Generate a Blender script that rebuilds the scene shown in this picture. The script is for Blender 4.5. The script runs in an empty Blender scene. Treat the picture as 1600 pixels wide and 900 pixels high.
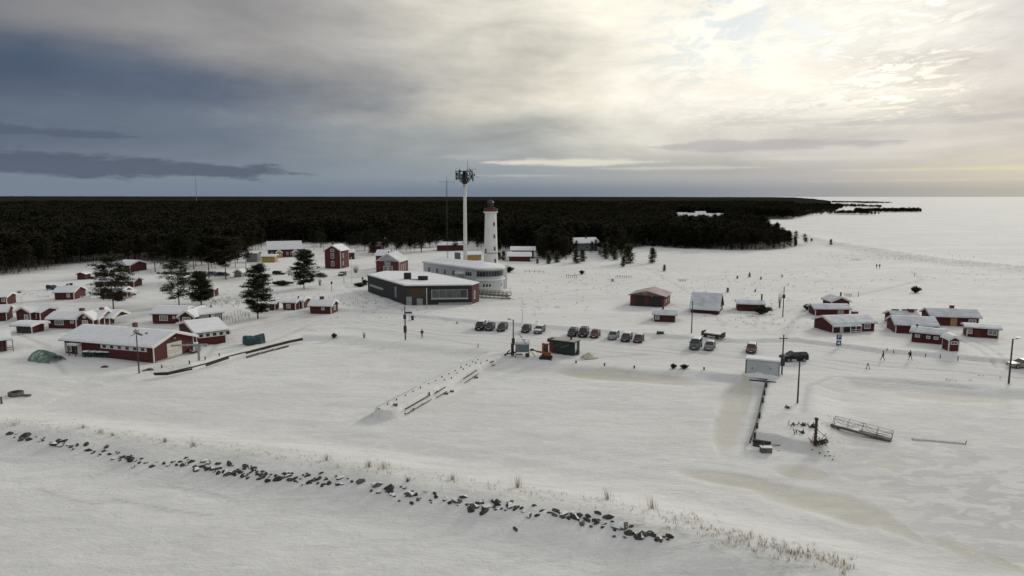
import bpy, bmesh, math, random
import numpy as np
from mathutils import Matrix, Vector
S = bpy.context.scene
COL = S.collection
R = math.radians
random.seed(7); np.random.seed(7)
# ------------------------------------------------------------------ camera
F = 1081.0; CX = 800.0; CY = 450.0; CAMZ = 30.0
PITCH = math.atan((450.0 - 307.2) / F)
cam = bpy.data.objects.new('camera', bpy.data.cameras.new('camera'))
COL.objects.link(cam)
cam.location = (0, 0, CAMZ)
cam.rotation_euler = (math.pi / 2 - PITCH, 0, 0)
cam.data.sensor_width = 36; cam.data.lens = F / 1600 * 36
cam.data.clip_start = 1; cam.data.clip_end = 120000
S.camera = cam
# ------------------------------------------------------------------ look
S.view_settings.view_transform = 'Standard'; S.view_settings.look = 'None'
S.view_settings.exposure = 0.19; S.view_settings.gamma = 1.0
S.cycles.max_bounces = 5; S.cycles.diffuse_bounces = 3
SUN_AZ = R(38); SUN_EL = R(19)


class NT:
    """small helper for node trees"""
    def __init__(s, tree):
        s.t = tree; s.n = tree.nodes; s.l = tree.links
    def node(s, typ, **kw):
        nd = s.n.new(typ)
        for k, v in kw.items(): setattr(nd, k, v)
        return nd
    def put(s, sock, v):
        if v is None: return
        if isinstance(v, bpy.types.NodeSocket): s.l.new(v, sock)
        else: sock.default_value = v
    def math(s, op, a, b=None, c=None, clamp=False):
        nd = s.node('ShaderNodeMath', operation=op, use_clamp=clamp)
        for i, v in enumerate((a, b, c)): s.put(nd.inputs[i], v) if v is not None else None
        return nd.outputs[0]
    def mix(s, f, a, b, blend='MIX'):
        nd = s.node('ShaderNodeMix', data_type='RGBA', blend_type=blend)
        s.put(nd.inputs[0], f)
        for i, v in ((6, a), (7, b)):
            if isinstance(v, (tuple, list)) and len(v) == 3: v = (*v, 1)
            s.put(nd.inputs[i], v)
        return nd.outputs[2]
    def step(s, v, a, b, lo=0.0, hi=1.0):
        nd = s.node('ShaderNodeMapRange', interpolation_type='SMOOTHSTEP')
        s.put(nd.inputs[0], v)
        for i, q in ((1, a), (2, b), (3, lo), (4, hi)): s.put(nd.inputs[i], q)
        return nd.outputs[0]
    def noise(s, vec, scale, detail=4, rough=.5, dist=0.0, out=0):
        nd = s.node('ShaderNodeTexNoise')
        s.put(nd.inputs['Vector'], vec); nd.inputs['Scale'].default_value = scale
        nd.inputs['Detail'].default_value = detail; nd.inputs['Roughness'].default_value = rough
        nd.inputs['Distortion'].default_value = dist
        return nd.outputs[out]
    def mapping(s, vec, loc=(0, 0, 0), rot=(0, 0, 0), scale=(1, 1, 1)):
        nd = s.node('ShaderNodeMapping')
        s.put(nd.inputs[0], vec)
        nd.inputs[1].default_value = loc; nd.inputs[2].default_value = rot; nd.inputs[3].default_value = scale
        return nd.outputs[0]
    def comb(s, x, y, z=0.0):
        nd = s.node('ShaderNodeCombineXYZ')
        for i, v in enumerate((x, y, z)): s.put(nd.inputs[i], v)
        return nd.outputs[0]
    def ramp(s, f, stops, interp='EASE'):
        nd = s.node('ShaderNodeValToRGB'); cr = nd.color_ramp; cr.interpolation = interp
        while len(cr.elements) < len(stops): cr.elements.new(0.5)
        for e, (p, c) in zip(cr.elements, stops):
            e.position = p; e.color = (*c, 1)
        s.put(nd.inputs[0], f)
        return nd.outputs[0]


def lin(r, g, b):
    return tuple(((c / 255) / 12.92 if c / 255 <= .04045 else ((c / 255 + .055) / 1.055) ** 2.4) for c in (r, g, b))


def build_sky():
    w = bpy.data.worlds.new('World'); S.world = w; w.use_nodes = True
    w.node_tree.nodes.clear(); t = NT(w.node_tree)
    tc = t.node('ShaderNodeTexCoord').outputs['Generated']
    sep = t.node('ShaderNodeSeparateXYZ'); t.l.new(tc, sep.inputs[0])
    x, y, z = sep.outputs
    deg = 57.29578
    az = t.math('MULTIPLY', t.math('ARCTAN2', x, y), deg)
    el = t.math('MULTIPLY', t.math('ARCSINE', z), deg)
    # planar cloud coordinates: a cloud deck seen in perspective
    zz = t.math('ADD', t.math('MAXIMUM', z, 0.0), 0.075)
    u = t.math('DIVIDE', x, zz); v = t.math('DIVIDE', y, zz)
    deck = t.comb(u, v)
    ae = t.comb(az, el)
    w1 = t.noise(t.mapping(ae, rot=(0, 0, R(18)), scale=(.055, .19, 1)), 1.0, 5, .55)
    w2 = t.noise(t.mapping(ae, loc=(31, 7, 3), scale=(.05, .16, 1)), 1.0, 5, .55)
    k = t.step(el, 1.0, 7.0)
    azw = t.math('ADD', az, t.math('MULTIPLY', t.math('MULTIPLY', t.math('SUBTRACT', w1, .5), 30.0), k))
    elw = t.math('ADD', el, t.math('MULTIPLY', t.math('MULTIPLY', t.math('SUBTRACT', w2, .5), 6.0), k))
    f = t.math('ADD', t.math('MULTIPLY', azw, 1 / 130.0), .5)      # -65..65 degrees
    A = lambda d: min(1, max(0, d / 130.0 + .5))
    def row(stops):
        return t.ramp(f, [(A(a), lin(*c)) for a, c in stops], 'LINEAR')
    r0 = row([(-65, (104, 115, 130)), (-36, (112, 123, 138)), (0, (112, 123, 137)), (14, (128, 135, 144)), (24, (150, 150, 152)), (33, (170, 166, 158)), (44, (186, 178, 160)), (65, (160, 158, 152))])
    r1 = row([(-65, (106, 115, 128)), (-36, (114, 123, 136)), (-18, (122, 132, 143)), (0, (142, 149, 154)), (12, (160, 161, 160)), (24, (176, 172, 168)), (34, (198, 191, 174)), (44, (204, 195, 175)), (65, (168, 165, 160))])
    r2 = row([(-65, (88, 98, 114)), (-36, (92, 102, 118)), (-22, (102, 112, 126)), (-10, (134, 140, 144)), (0, (166, 168, 165)), (9, (206, 203, 192)), (17, (198, 194, 186)), (26, (200, 195, 188)), (36, (206, 200, 190)), (65, (165, 163, 160))])
    r3 = row([(-65, (74, 87, 106)), (-36, (72, 85, 104)), (-22, (88, 98, 114)), (-13, (130, 133, 137)), (-4, (186, 182, 172)), (5, (226, 220, 205)), (14, (242, 237, 224)), (25, (236, 230, 216)), (34, (204, 198, 190)), (65, (178, 176, 172))])
    r4 = row([(-65, (108, 110, 117)), (-36, (116, 118, 125)), (-24, (136, 135, 136)), (-12, (162, 160, 157)), (-1, (206, 202, 190)), (8, (240, 235, 220)), (18, (236, 234, 224)), (28, (232, 228, 218)), (38, (214, 210, 204)), (65, (188, 186, 182))])
    c = t.mix(t.step(elw, .3, 1.7), r0, r1)
    c = t.mix(t.step(elw, 1.8, 4.2), c, r2)
    c = t.mix(t.step(elw, 4.6, 8.2), c, r3)
    c = t.mix(t.step(elw, 8.0, 11.5), c, r4)
    # overhead: an even pale cloud deck
    c = t.mix(t.step(el, 16.0, 42.0), c, lin(176, 178, 180))
    # deck texture, streaks
    n1 = t.noise(t.mapping(deck, rot=(0, 0, R(35)), scale=(.55, .30, 1)), 1.0, 7, .58, .6)
    n1b = t.noise(t.mapping(ae, loc=(9, 3, 0), rot=(0, 0, R(12)), scale=(.10, .34, 1)), 1.0, 8, .62, .5)
    m1 = t.math('ADD', t.math('ADD', t.math('MULTIPLY', t.math('SUBTRACT', n1, .5), .75), t.math('MULTIPLY', t.math('SUBTRACT', n1b, .5), .75)), 1.0)
    amt = t.math('MULTIPLY', t.step(el, .8, 4.5), t.step(az, -32, 2, .42, .95))
    c = t.mix(amt, c, t.mix(1.0, c, t.comb(m1, m1, m1), 'MULTIPLY'))
    # broken small cloud with blue gaps towards the sun
    n2 = t.noise(t.mapping(deck, rot=(0, 0, R(20)), scale=(5.2, 3.6, 1)), 1.0, 8, .66, .4)
    n3 = t.noise(t.mapping(deck, loc=(4.3, 2.1, 0), scale=(.9, .7, 1)), 1.0, 3, .5)
    reg = t.math('MULTIPLY', t.step(az, 7, 18), t.step(az, 36, 27))
    reg = t.math('MULTIPLY', reg, t.step(el, 4.0, 8.0))
    gap = t.math('MULTIPLY', t.step(t.math('ADD', n2, t.math('MULTIPLY', t.math('SUBTRACT', n3, .5), .62)), .50, .41), reg)
    sky = t.node('ShaderNodeTexSky', sky_type='NISHITA', sun_disc=False)
    sky.sun_elevation = SUN_EL; sky.sun_rotation = SUN_AZ
    blue = t.mix(1.0, sky.outputs[0], (.09, .09, .09), 'MULTIPLY')
    blue = t.mix(.6, blue, lin(172, 192, 208))
    c = t.mix(t.math('MULTIPLY', gap, .62), c, blue)
    puff = t.math('MULTIPLY', t.step(n2, .50, .62), reg)
    c = t.mix(t.math('MULTIPLY', puff, .55), c, lin(252, 248, 236))
    # long low cloud banks: dark on the left, pale streaks on the right
    edge = t.math('MULTIPLY', t.math('SUBTRACT', t.noise(t.mapping(ae, scale=(.22, .9, 1)), 1.0, 7, .62), .5), 1.35)
    def bank(a0, a1, ec, eh, slope=0.0, soft=.22):
        e = t.math('SUBTRACT', el, t.math('ADD', t.math('MULTIPLY', t.math('SUBTRACT', az, a0), slope), ec))
        mid = (a0 + a1) / 2; half = (a1 - a0) / 2
        q = t.math('DIVIDE', t.math('SUBTRACT', az, mid), half)
        prof = t.math('SUBTRACT', 1.0, t.math('MULTIPLY', q, q))
        h = t.math('MULTIPLY', t.math('SQRT', t.math('MAXIMUM', prof, 0.0)), eh)
        d = t.math('SUBTRACT', t.math('ADD', h, t.math('MULTIPLY', edge, eh * 1.6)), t.math('ABSOLUTE', e))
        return t.math('MULTIPLY', t.step(d, 0.0, soft), t.step(prof, 0.0, .12))
    b1 = bank(-60, -15, 3.0, 1.05, -.028, .5)
    b2 = bank(-62, -27, 4.9, .62, -.02, .3)
    c = t.mix(t.math('MULTIPLY', b1, .78), c, lin(76, 85, 101))
    c = t.mix(t.math('MULTIPLY', b2, .6), c, lin(76, 86, 103))
    for a0, a1, ec, eh, col, am in ((-3, 13, 2.75, .40, (214, 209, 194), .85), (6, 21, 2.25, .26, (206, 202, 190), .55), (-5, 7, 1.7, .2, (188, 188, 182), .5), (-6, 0, 3.2, .35, (176, 178, 176), .4),
                                    (17, 31, 2.85, .28, (206, 201, 190), .6), (9, 30, 3.9, .55, (168, 165, 166), .65), (22, 48, 5.3, .4, (178, 174, 172), .5), (14, 26, 5.6, .3, (196, 192, 186), .5),
                                    (24, 50, 1.9, .3, (222, 210, 182), .45), (20, 52, 1.15, .2, (218, 206, 178), .35)):
        c = t.mix(t.math('MULTIPLY', bank(a0, a1, ec, eh, 0, .3), am), c, lin(*col))
    bg = t.node('ShaderNodeBackground'); t.l.new(c, bg.inputs[0]); bg.inputs[1].default_value = 1.0
    out = t.node('ShaderNodeOutputWorld'); t.l.new(bg.outputs[0], out.inputs[0])


build_sky()
sun = bpy.data.objects.new('sun', bpy.data.lights.new('sun', 'SUN')); COL.objects.link(sun)
sun.data.energy = 1.3; sun.data.angle = R(11); sun.data.color = (1.0, .93, .82)
sun.rotation_euler = Vector((math.sin(SUN_AZ) * math.cos(SUN_EL), math.cos(SUN_AZ) * math.cos(SUN_EL), math.sin(SUN_EL))).to_track_quat('Z', 'Y').to_euler()

# ------------------------------------------------------------------ ground shape
def atz(px, py, z=0.0):
    u = (px - CX) / F; v = (CY - py) / F
    dy = math.cos(PITCH) + v * math.sin(PITCH); dz = -math.sin(PITCH) + v * math.cos(PITCH)
    k = (z - CAMZ) / dz
    return u * k, dy * k


def to_px(x, y, z=0.0):
    dz = z - CAMZ
    yc = y * math.cos(PITCH) - dz * math.sin(PITCH)
    vc = y * math.sin(PITCH) + dz * math.cos(PITCH)
    yc = np.maximum(yc, 1e-3)
    return CX + F * x / yc, CY - F * vc / yc


def wl(pts, z=0.0):
    return np.array([atz(a, b, z) for a, b in pts])


def seg_dist(X, Y, P, sign=False):
    """distance to an open polyline; with sign, positive on the left of its direction"""
    best = np.full(X.shape, 1e18); sg = np.ones(X.shape)
    for (ax, ay), (bx, by) in zip(P[:-1], P[1:]):
        dx, dy = bx - ax, by - ay; L2 = dx * dx + dy * dy
        t = np.clip(((X - ax) * dx + (Y - ay) * dy) / L2, 0, 1)
        qx = X - ax - t * dx; qy = Y - ay - t * dy
        d = qx * qx + qy * qy
        m = d < best - 1e-9
        best = np.where(m, d, best)
        if sign: sg = np.where(m, np.sign(dx * (Y - ay) - dy * (X - ax)), sg)
    best = np.sqrt(best)
    return best * sg if sign else best


def inside(X, Y, P):
    r = np.zeros(X.shape, bool); n = len(P)
    for i in range(n):
        x1, y1 = P[i]; x2, y2 = P[(i + 1) % n]
        c = ((y1 > Y) != (y2 > Y)) & (X < (x2 - x1) * (Y - y1) / ((y2 - y1) + 1e-30) + x1)
        r ^= c
    return r


def sstep(v, a, b):
    t = np.clip((v - a) / (b - a), 0, 1); return t * t * (3 - 2 * t)


def vnoise(X, Y, seed=0):
    xi = np.floor(X).astype(np.int64); yi = np.floor(Y).astype(np.int64)
    fx = X - xi; fy = Y - yi; fx = fx * fx * (3 - 2 * fx); fy = fy * fy * (3 - 2 * fy)
    def h(a, b):
        n = (a * 374761393 + b * 668265263 + seed * 974634777) & 0xffffffff
        n = ((n ^ (n >> 13)) * 1274126177) & 0xffffffff
        return ((n ^ (n >> 16)) & 0xffff) / 65535.0
    return (h(xi, yi) * (1 - fx) + h(xi + 1, yi) * fx) * (1 - fy) + (h(xi, yi + 1) * (1 - fx) + h(xi + 1, yi + 1) * fx) * fy


def fbm(X, Y, s, o=4, seed=0):
    r = 0; a = .5; tot = 0
    for i in range(o):
        r = r + a * (vnoise(X / s, Y / s, seed + i) - .5); tot += a; a *= .5; s *= .47
    return r / tot


SHORE = [(-900, 655), (-200, 648), (0, 640), (60, 628), (130, 606), (200, 596), (243, 587), (300, 577), (357, 561), (410, 547), (473, 531.5), (520, 533), (600, 545), (680, 551), (745, 556),
         (790, 568), (850, 577), (900, 584), (1000, 590), (1100, 592), (1160, 597), (1198, 598), (1187, 645), (1174, 687), (1204, 692), (1240, 703), (1290, 712), (1304, 690), (1298, 650), (1292, 612), (1330, 603),
         (1420, 606), (1600, 622), (2400, 700)]
W_SHORE = wl(SHORE)
LAND = np.vstack([W_SHORE, [[90000, W_SHORE[-1][1]], [90000, 90000], [-90000, 90000], [-90000, W_SHORE[0][1]]]])
SEA = [(2600, 520), (1900, 447), (1600, 417), (1500, 406), (1400, 393.5), (1330, 384), (1285, 372), (1230, 360), (1170, 349), (1135, 343.5), (1180, 342), (1235, 342.5), (1262, 337), (1310, 330), (1322, 320), (1300, 314.5), (1262, 310.5)]
W_SEA = wl(SEA)
SEAPOLY = np.vstack([W_SEA, [[90000, 90000], [90000, W_SEA[0][1]]]])
BANK = wl([(365, 515), (440, 500), (500, 487), (600, 491), (660, 500), (745, 508), (820, 513), (900, 519), (1000, 528), (1080, 534), (1160, 539), (1240, 536), (1300, 544), (1380, 554), (1500, 564), (1580, 571), (1700, 580)], 1.0)
CREST = wl([(-700, 600), (-300, 628), (0, 655), (100, 668), (250, 688), (400, 705), (600, 737), (800, 770), (1000, 806), (1200, 856), (1350, 902), (1500, 965)], 2.0)
PIER = wl([(785, 552), (757, 563), (727, 577), (700, 591), (672, 605), (645, 620), (606, 641)], .8)
DUNE = wl([(1130, 346), (1200, 356), (1260, 370), (1300, 380), (1400, 397), (1500, 411), (1600, 421), (1900, 455)], 1.6)
PATHS = [(wl([(1225, 528), (1236, 505), (1262, 480), (1330, 462), (1400, 447), (1440, 437), (1425, 425)], 1.6), .9),
         (wl([(1360, 468), (1450, 471), (1560, 476), (1640, 479)], 1.6), .35),
         (wl([(1508, 530), (1535, 540), (1560, 555), (1574, 570)], 1.5), .35), (wl([(1500, 534), (1525, 546), (1548, 562), (1556, 571)], 1.5), .35),
         (wl([(536, 440), (545, 452), (575, 468), (640, 487), (700, 500)], 1.6), .4), (wl([(745, 540), (700, 532), (660, 529), (600, 520), (540, 512)], 1.0), .35),
         (wl([(380, 512), (350, 520), (330, 545), (318, 556)], 1.2), .6), (wl([(120, 470), (200, 455), (300, 447), (400, 447), (520, 437), (575, 425)], 1.6), .7), (wl([(0, 460), (60, 452), (130, 445), (190, 430), (260, 425), (420, 432), (500, 436)], 1.6), .8),
         (wl([(870, 555), (905, 560), (950, 556), (1010, 553)], 1.2), .5), (wl([(1180, 560), (1130, 556), (1080, 550), (1040, 545)], 1.2), .45), (wl([(1290, 561), (1380, 571), (1480, 578), (1600, 590)], 1.2), .4),
         (wl([(1050, 476), (1075, 478), (1150, 480)], 1.6), .7), (wl([(1195, 478), (1260, 480)], 1.6), .5), (wl([(940, 380), (1020, 425), (1100, 470), (1130, 510)], 1.6), .4), (wl([(30, 522), (70, 540), (100, 580)], 1.4), .5), (wl([(800, 470), (1000, 440), (1230, 425), (1400, 412)], 1.6), .4),
         (wl([(1520, 600), (1400, 590), (1300, 585), (1262, 600), (1255, 640)], 1.3), .45), (wl([(60, 765), (85, 775), (125, 785), (160, 789)]), .18),
         (wl([(175, 781), (225, 790), (262, 798), (330, 806)]), .18), (wl([(265, 762), (312, 769), (345, 777), (375, 787)]), .18),
         (wl([(300, 560), (345, 552), (420, 535), (470, 515), (560, 512)], 1.0), .3), (wl([(315, 556), (350, 549), (425, 531), (480, 509), (560, 506)], 1.0), .3)]


def ground(X, Y):
    X = np.asarray(X, float); Y = np.asarray(Y, float)
    d = seg_dist(X, Y, W_SHORE); ins = inside(X, Y, LAND); sd = np.where(ins, d, -d)
    hard = np.minimum(seg_dist(X, Y, wl([(243, 587), (300, 577), (357, 561), (410, 547), (473, 531.5)])), seg_dist(X, Y, wl([(1165, 597), (1198, 598), (1187, 645), (1174, 687), (1204, 692)])))
    soft = np.interp(hard, [0, 2, 9], [.9, 1.2, 1.0]) * np.where(hard < 9, 1, 0) + np.where(hard < 9, 0, 1) * np.where((X < -68), 9.0, 5.5)
    soft = np.where(hard < 9, np.interp(hard, [0, 3, 9], [.9, 1.3, 5.5]), soft)
    z = .95 * sstep(sd, -soft * .45, soft * .55)
    z = z + .4 * sstep(sd, 3, 25)
    bd = seg_dist(X, Y, BANK, True)
    onl = (X > BANK[0][0] - 20)
    z = z + np.where(onl & (sd > 6), .48 * sstep(bd, -.1, .8) * np.exp(-np.maximum(bd, 0) / 60) * sstep(X, BANK[0][0] - 20, BANK[0][0] + 10) , 0)
    z = z + .12 * np.exp(-((bd - 1.6) / 1.0) ** 2) * (np.abs(bd) < 12) * onl * (sd > 3)
    # gentle rise where the old buildings stand
    z = z + 1.0 * np.exp(-((X + 18) ** 2 / 60 ** 2 + (Y - 300) ** 2 / 75 ** 2))
    # beach, dune ridge and frozen sea
    ds = seg_dist(X, Y, W_SEA); si = inside(X, Y, SEAPOLY); ss = np.where(si, -ds, ds)
    z = np.where(Y > 250, z * sstep(ss, -12, 18), z)
    dd = seg_dist(X, Y, DUNE)
    wob = 1 + .9 * fbm(X, Y, 14, 3, 40)
    z = z + 1.5 * np.exp(-(dd / 9) ** 2) * wob * (Y > 200)
    # breakwater mound: steep and stony on the outer side, drifted smooth on the harbour side
    cd = seg_dist(X, Y, CREST, True)
    h = np.where(cd < 0, sstep(cd, -8.5, .8) ** 1.2, 1 - sstep(cd, .3, 10.5))
    z = np.maximum(z, 0) * np.where(Y < 110, 1, 1) + 1.5 * h * (1 + .4 * fbm(X, Y, 7, 3, 4))
    # snow-covered middle pier
    pd = seg_dist(X, Y, PIER)
    z = np.maximum(z, 1.1 * (1 - sstep(pd, 1.7, 2.0)) + .12 * (1 - sstep(pd, 2.3, 5)))
    # drifts
    onland = sstep(sd, 0, 12)
    z = z + fbm(X * .55, Y, 11, 4, 11) * (.30 + .30 * onland * sstep(bd, 2, 12)) + fbm(X * .4 + Y * .2, Y, 2.6, 3, 23) * .15 * (1 - .7 * sstep(np.abs(bd + 9), 9, 6) * (sd > 2))
    z = z + .22 * np.abs(fbm(X * .5 - Y * .3, Y + X * .1, 16, 3, 51)) * (sd < 0)
    far = sstep(Y, 500, 1500)
    z = z * (1 - far * .3) + far * fbm(X, Y, 300, 3, 3) * .8 * (ss > 0)
    for P, wd in PATHS:
        q = seg_dist(X, Y, P); z = z - .12 * np.exp(-(q / wd) ** 2) * (wd > .2)
    return z


def H(x, y): return float(ground(np.array([x]), np.array([y]))[0])


def at(px, py):
    z = 1.2
    for _ in range(4):
        x, y = atz(px, py, z); z = .5 * z + .5 * H(x, y) if _ < 2 else H(x, y)
    return Vector((x, y, z))


def at_many(P):
    P = np.array(P, float); z = np.full(len(P), 1.2)
    for k in range(5):
        u = (P[:, 0] - CX) / F; v = (CY - P[:, 1]) / F
        dy = math.cos(PITCH) + v * math.sin(PITCH); dz = -math.sin(PITCH) + v * math.cos(PITCH)
        q = (z - CAMZ) / dz; x = u * q; y = dy * q
        zn = ground(x, y); z = zn if k > 1 else .5 * (z + zn)
    return np.stack([x, y, z], 1)

# ------------------------------------------------------------------ materials
MATS = {}
def mat(name, col, rough=.7, var=.12, scale=3.0, bump=0.0, bscale=None, metal=0.0, col2=None, stretch=(1, 1, 1), emit=None, spec=None):
    if name in MATS: return MATS[name]
    m = bpy.data.materials.new(name); m.use_nodes = True; t = NT(m.node_tree)
    b = t.n['Principled BSDF']; b.inputs['Roughness'].default_value = rough; b.inputs['Metallic'].default_value = metal
    if spec is not None: b.inputs['Specular IOR Level'].default_value = spec
    tc = t.node('ShaderNodeTexCoord').outputs['Object']
    vec = t.mapping(tc, scale=stretch)
    n = t.noise(vec, scale, 5, .6)
    c2 = col2 or tuple(min(1, c * (1 + var)) for c in col); c1 = col if col2 else tuple(c * (1 - var) for c in col)
    c = t.mix(t.step(n, .32, .68), c1, c2)
    t.l.new(c, b.inputs['Base Color'])
    if bump:
        bp = t.node('ShaderNodeBump'); bp.inputs['Strength'].default_value = 1.0; bp.inputs['Distance'].default_value = bump
        t.l.new(t.noise(vec, bscale or scale * 3, 4, .6), bp.inputs['Height']); t.l.new(bp.outputs[0], b.inputs['Normal'])
    MATS[name] = m
    return m


def board_mat(name, col, pitch=.16, horiz=False, var=.18):
    """painted boards: groove relief and board-to-board colour"""
    m = bpy.data.materials.new(name); m.use_nodes = True; t = NT(m.node_tree)
    b = t.n['Principled BSDF']; b.inputs['Roughness'].default_value = .8
    tc = t.node('ShaderNodeTexCoord').outputs['Object']; sep = t.node('ShaderNodeSeparateXYZ'); t.l.new(tc, sep.inputs[0])
    s = sep.outputs[2] if horiz else t.math('ADD', sep.outputs[0], t.math('MULTIPLY', sep.outputs[1], 1.0))
    q = t.math('DIVIDE', s, pitch); fl = t.math('FLOOR', q); fr = t.math('SUBTRACT', q, fl)
    wn = t.node('ShaderNodeTexWhiteNoise', noise_dimensions='1D'); t.l.new(fl, wn.inputs['W'])
    n = t.noise(t.mapping(tc, scale=(2.5, 2.5, .5)), 1.0, 5, .6)
    k = t.math('ADD', t.math('MULTIPLY', wn.outputs[0], .5), t.math('MULTIPLY', n, .6))
    c = t.mix(k, tuple(x * (1 - var) for x in col), tuple(x * (1 + var) for x in col))
    groove = t.step(t.math('ABSOLUTE', t.math('SUBTRACT', fr, .5)), .5, .42)
    bp = t.node('ShaderNodeBump'); bp.inputs['Distance'].default_value = .03; t.l.new(groove, bp.inputs['Height'])
    t.l.new(c, b.inputs['Base Color']); t.l.new(bp.outputs[0], b.inputs['Normal'])
    MATS[name] = m
    return m


M_RED = board_mat('falu_red_boards', (.088, .016, .018))
M_RED2 = board_mat('weathered_red_boards', (.120, .028, .025))
M_BRED = board_mat('bright_red_boards', (.20, .045, .03))
M_DARK = board_mat('charcoal_boards', (.028, .028, .030), .22)
M_BROWN = board_mat('brown_boards', (.085, .045, .025), .2)
M_YEL = board_mat('ochre_boards', (.42, .28, .09), .2)
M_BOARDH = board_mat('pale_render_boards', (.56, .59, .60), .4, True, .04)
M_GREYB = board_mat('grey_boards', (.20, .21, .21), .2)
M_PURE = mat('white_paint', (.72, .71, .68), .6, .06)
M_LIGHTHOUSE = mat('white_masonry', (.70, .70, .68), .75, .05, .6, .01, 4)
M_DOOR = mat('cream_door_paint', (.55, .54, .46), .7, .08)
M_GLASS = mat('dark_window_glass', (.03, .035, .04), .12, .2, .5)
M_PANE = mat('pale_window_glass', (.16, .18, .19), .15, .3, .8)
M_PANED = mat('grey_window_glass', (.085, .095, .10), .15, .3, .8)
M_BRICK = mat('red_chimney_brick', (.16, .05, .04), .9, .3, 6, .02)
M_BLACKM = mat('black_metal', (.03, .03, .032), .55, .3)
M_STEEL = mat('galvanised_steel', (.30, .32, .33), .5, .15, 2, 0, None, .3)
M_RUST = mat('rusty_steel', (.07, .045, .035), .9, .4, 3, .02)
M_WOOD = mat('weathered_timber', (.10, .085, .06), .9, .35, 2, .03)
M_POLE = mat('pole_timber', (.085, .075, .06), .9, .3, 1.5, .01, 8, stretch=(4, 4, .3))
M_BARK = mat('pine_bark', (.075, .055, .045), .95, .4, 2, .03, 6)
M_NEEDLE = mat('pine_needles', (.026, .034, .019), .9, 0, .9, col2=(.080, .084, .045), spec=.15)
M_NEEDLE2 = mat('dark_pine_needles', (.024, .025, .016), 1.0, 0, .03, col2=(.056, .050, .034), spec=.0)
def vary(m):
    t = NT(m.node_tree); b = t.n['Principled BSDF']; l = b.inputs['Base Color'].links[0].from_socket
    r = t.node('ShaderNodeObjectInfo').outputs['Random']; k = t.step(r, 0.0, 1.0, .65, 1.4)
    t.l.new(t.mix(1.0, l, t.comb(k, t.math('POWER', k, .85), t.math('POWER', k, .8)), 'MULTIPLY'), b.inputs['Base Color'])
vary(M_NEEDLE2)
M_YOUNG = mat('young_pine_needles', (.035, .045, .022), .9, 0, 1.4, col2=(.095, .10, .05), spec=.2)
M_TWIG = mat('bare_twigs', (.13, .10, .08), .95, .3)
M_GRASS = mat('dry_grass', (.34, .25, .15), .95, .35, 4, spec=.1)
M_ROCK = mat('granite', (.055, .052, .048), .92, .5, 1.5, .05, 5)
M_ROCK2 = mat('grey_granite', (.13, .12, .105), .92, .4, 1.5, .05, 5)
M_ROCK3 = mat('reddish_granite', (.085, .058, .048), .92, .4, 1.5, .05, 5)
M_SNOWR = mat('roof_snow', (.82, .825, .84), .8, .05, .7, .05, 1.3)
M_THIN = mat('thin_wind_scoured_roof_snow', (.52, .54, .57), .75, .05, .5, .02, 4, col2=(.74, .755, .775), stretch=(1, 3, 1))
M_REDSN = mat('red_sheet_roof_with_thin_snow', (.24, .15, .145), .7, .1, .45, .02, 4, col2=(.44, .38, .37), stretch=(1, 3, 1))
M_TEAL = mat('teal_tarpaulin', (.010, .050, .052), .6, .3, 1.5, .06, 3)
M_NET = mat('green_netting', (.06, .14, .11), .8, .4, 2)
M_ORANGE = mat('orange_machine_paint', (.30, .075, .02), .5, .25, 3)
M_RUBBER = mat('tyre_rubber', (.02, .02, .02), .85, .2)
M_SKIN = mat('skin', (.45, .28, .20), .6, .05)
M_COAT = mat('black_coat_fabric', (.018, .018, .022), .9, .3)
M_REDCOAT = mat('dull_red_coat_fabric', (.13, .02, .02), .9, .3)
M_TROUSER = mat('dark_trousers', (.02, .022, .028), .9, .3)
M_BLUE = mat('blue_sign_paint', (.02, .07, .20), .5, .1)
M_SILT = mat('snow_dirty_heap', (.58, .54, .44), .9, .12, 1.2, .05, 3)


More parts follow.
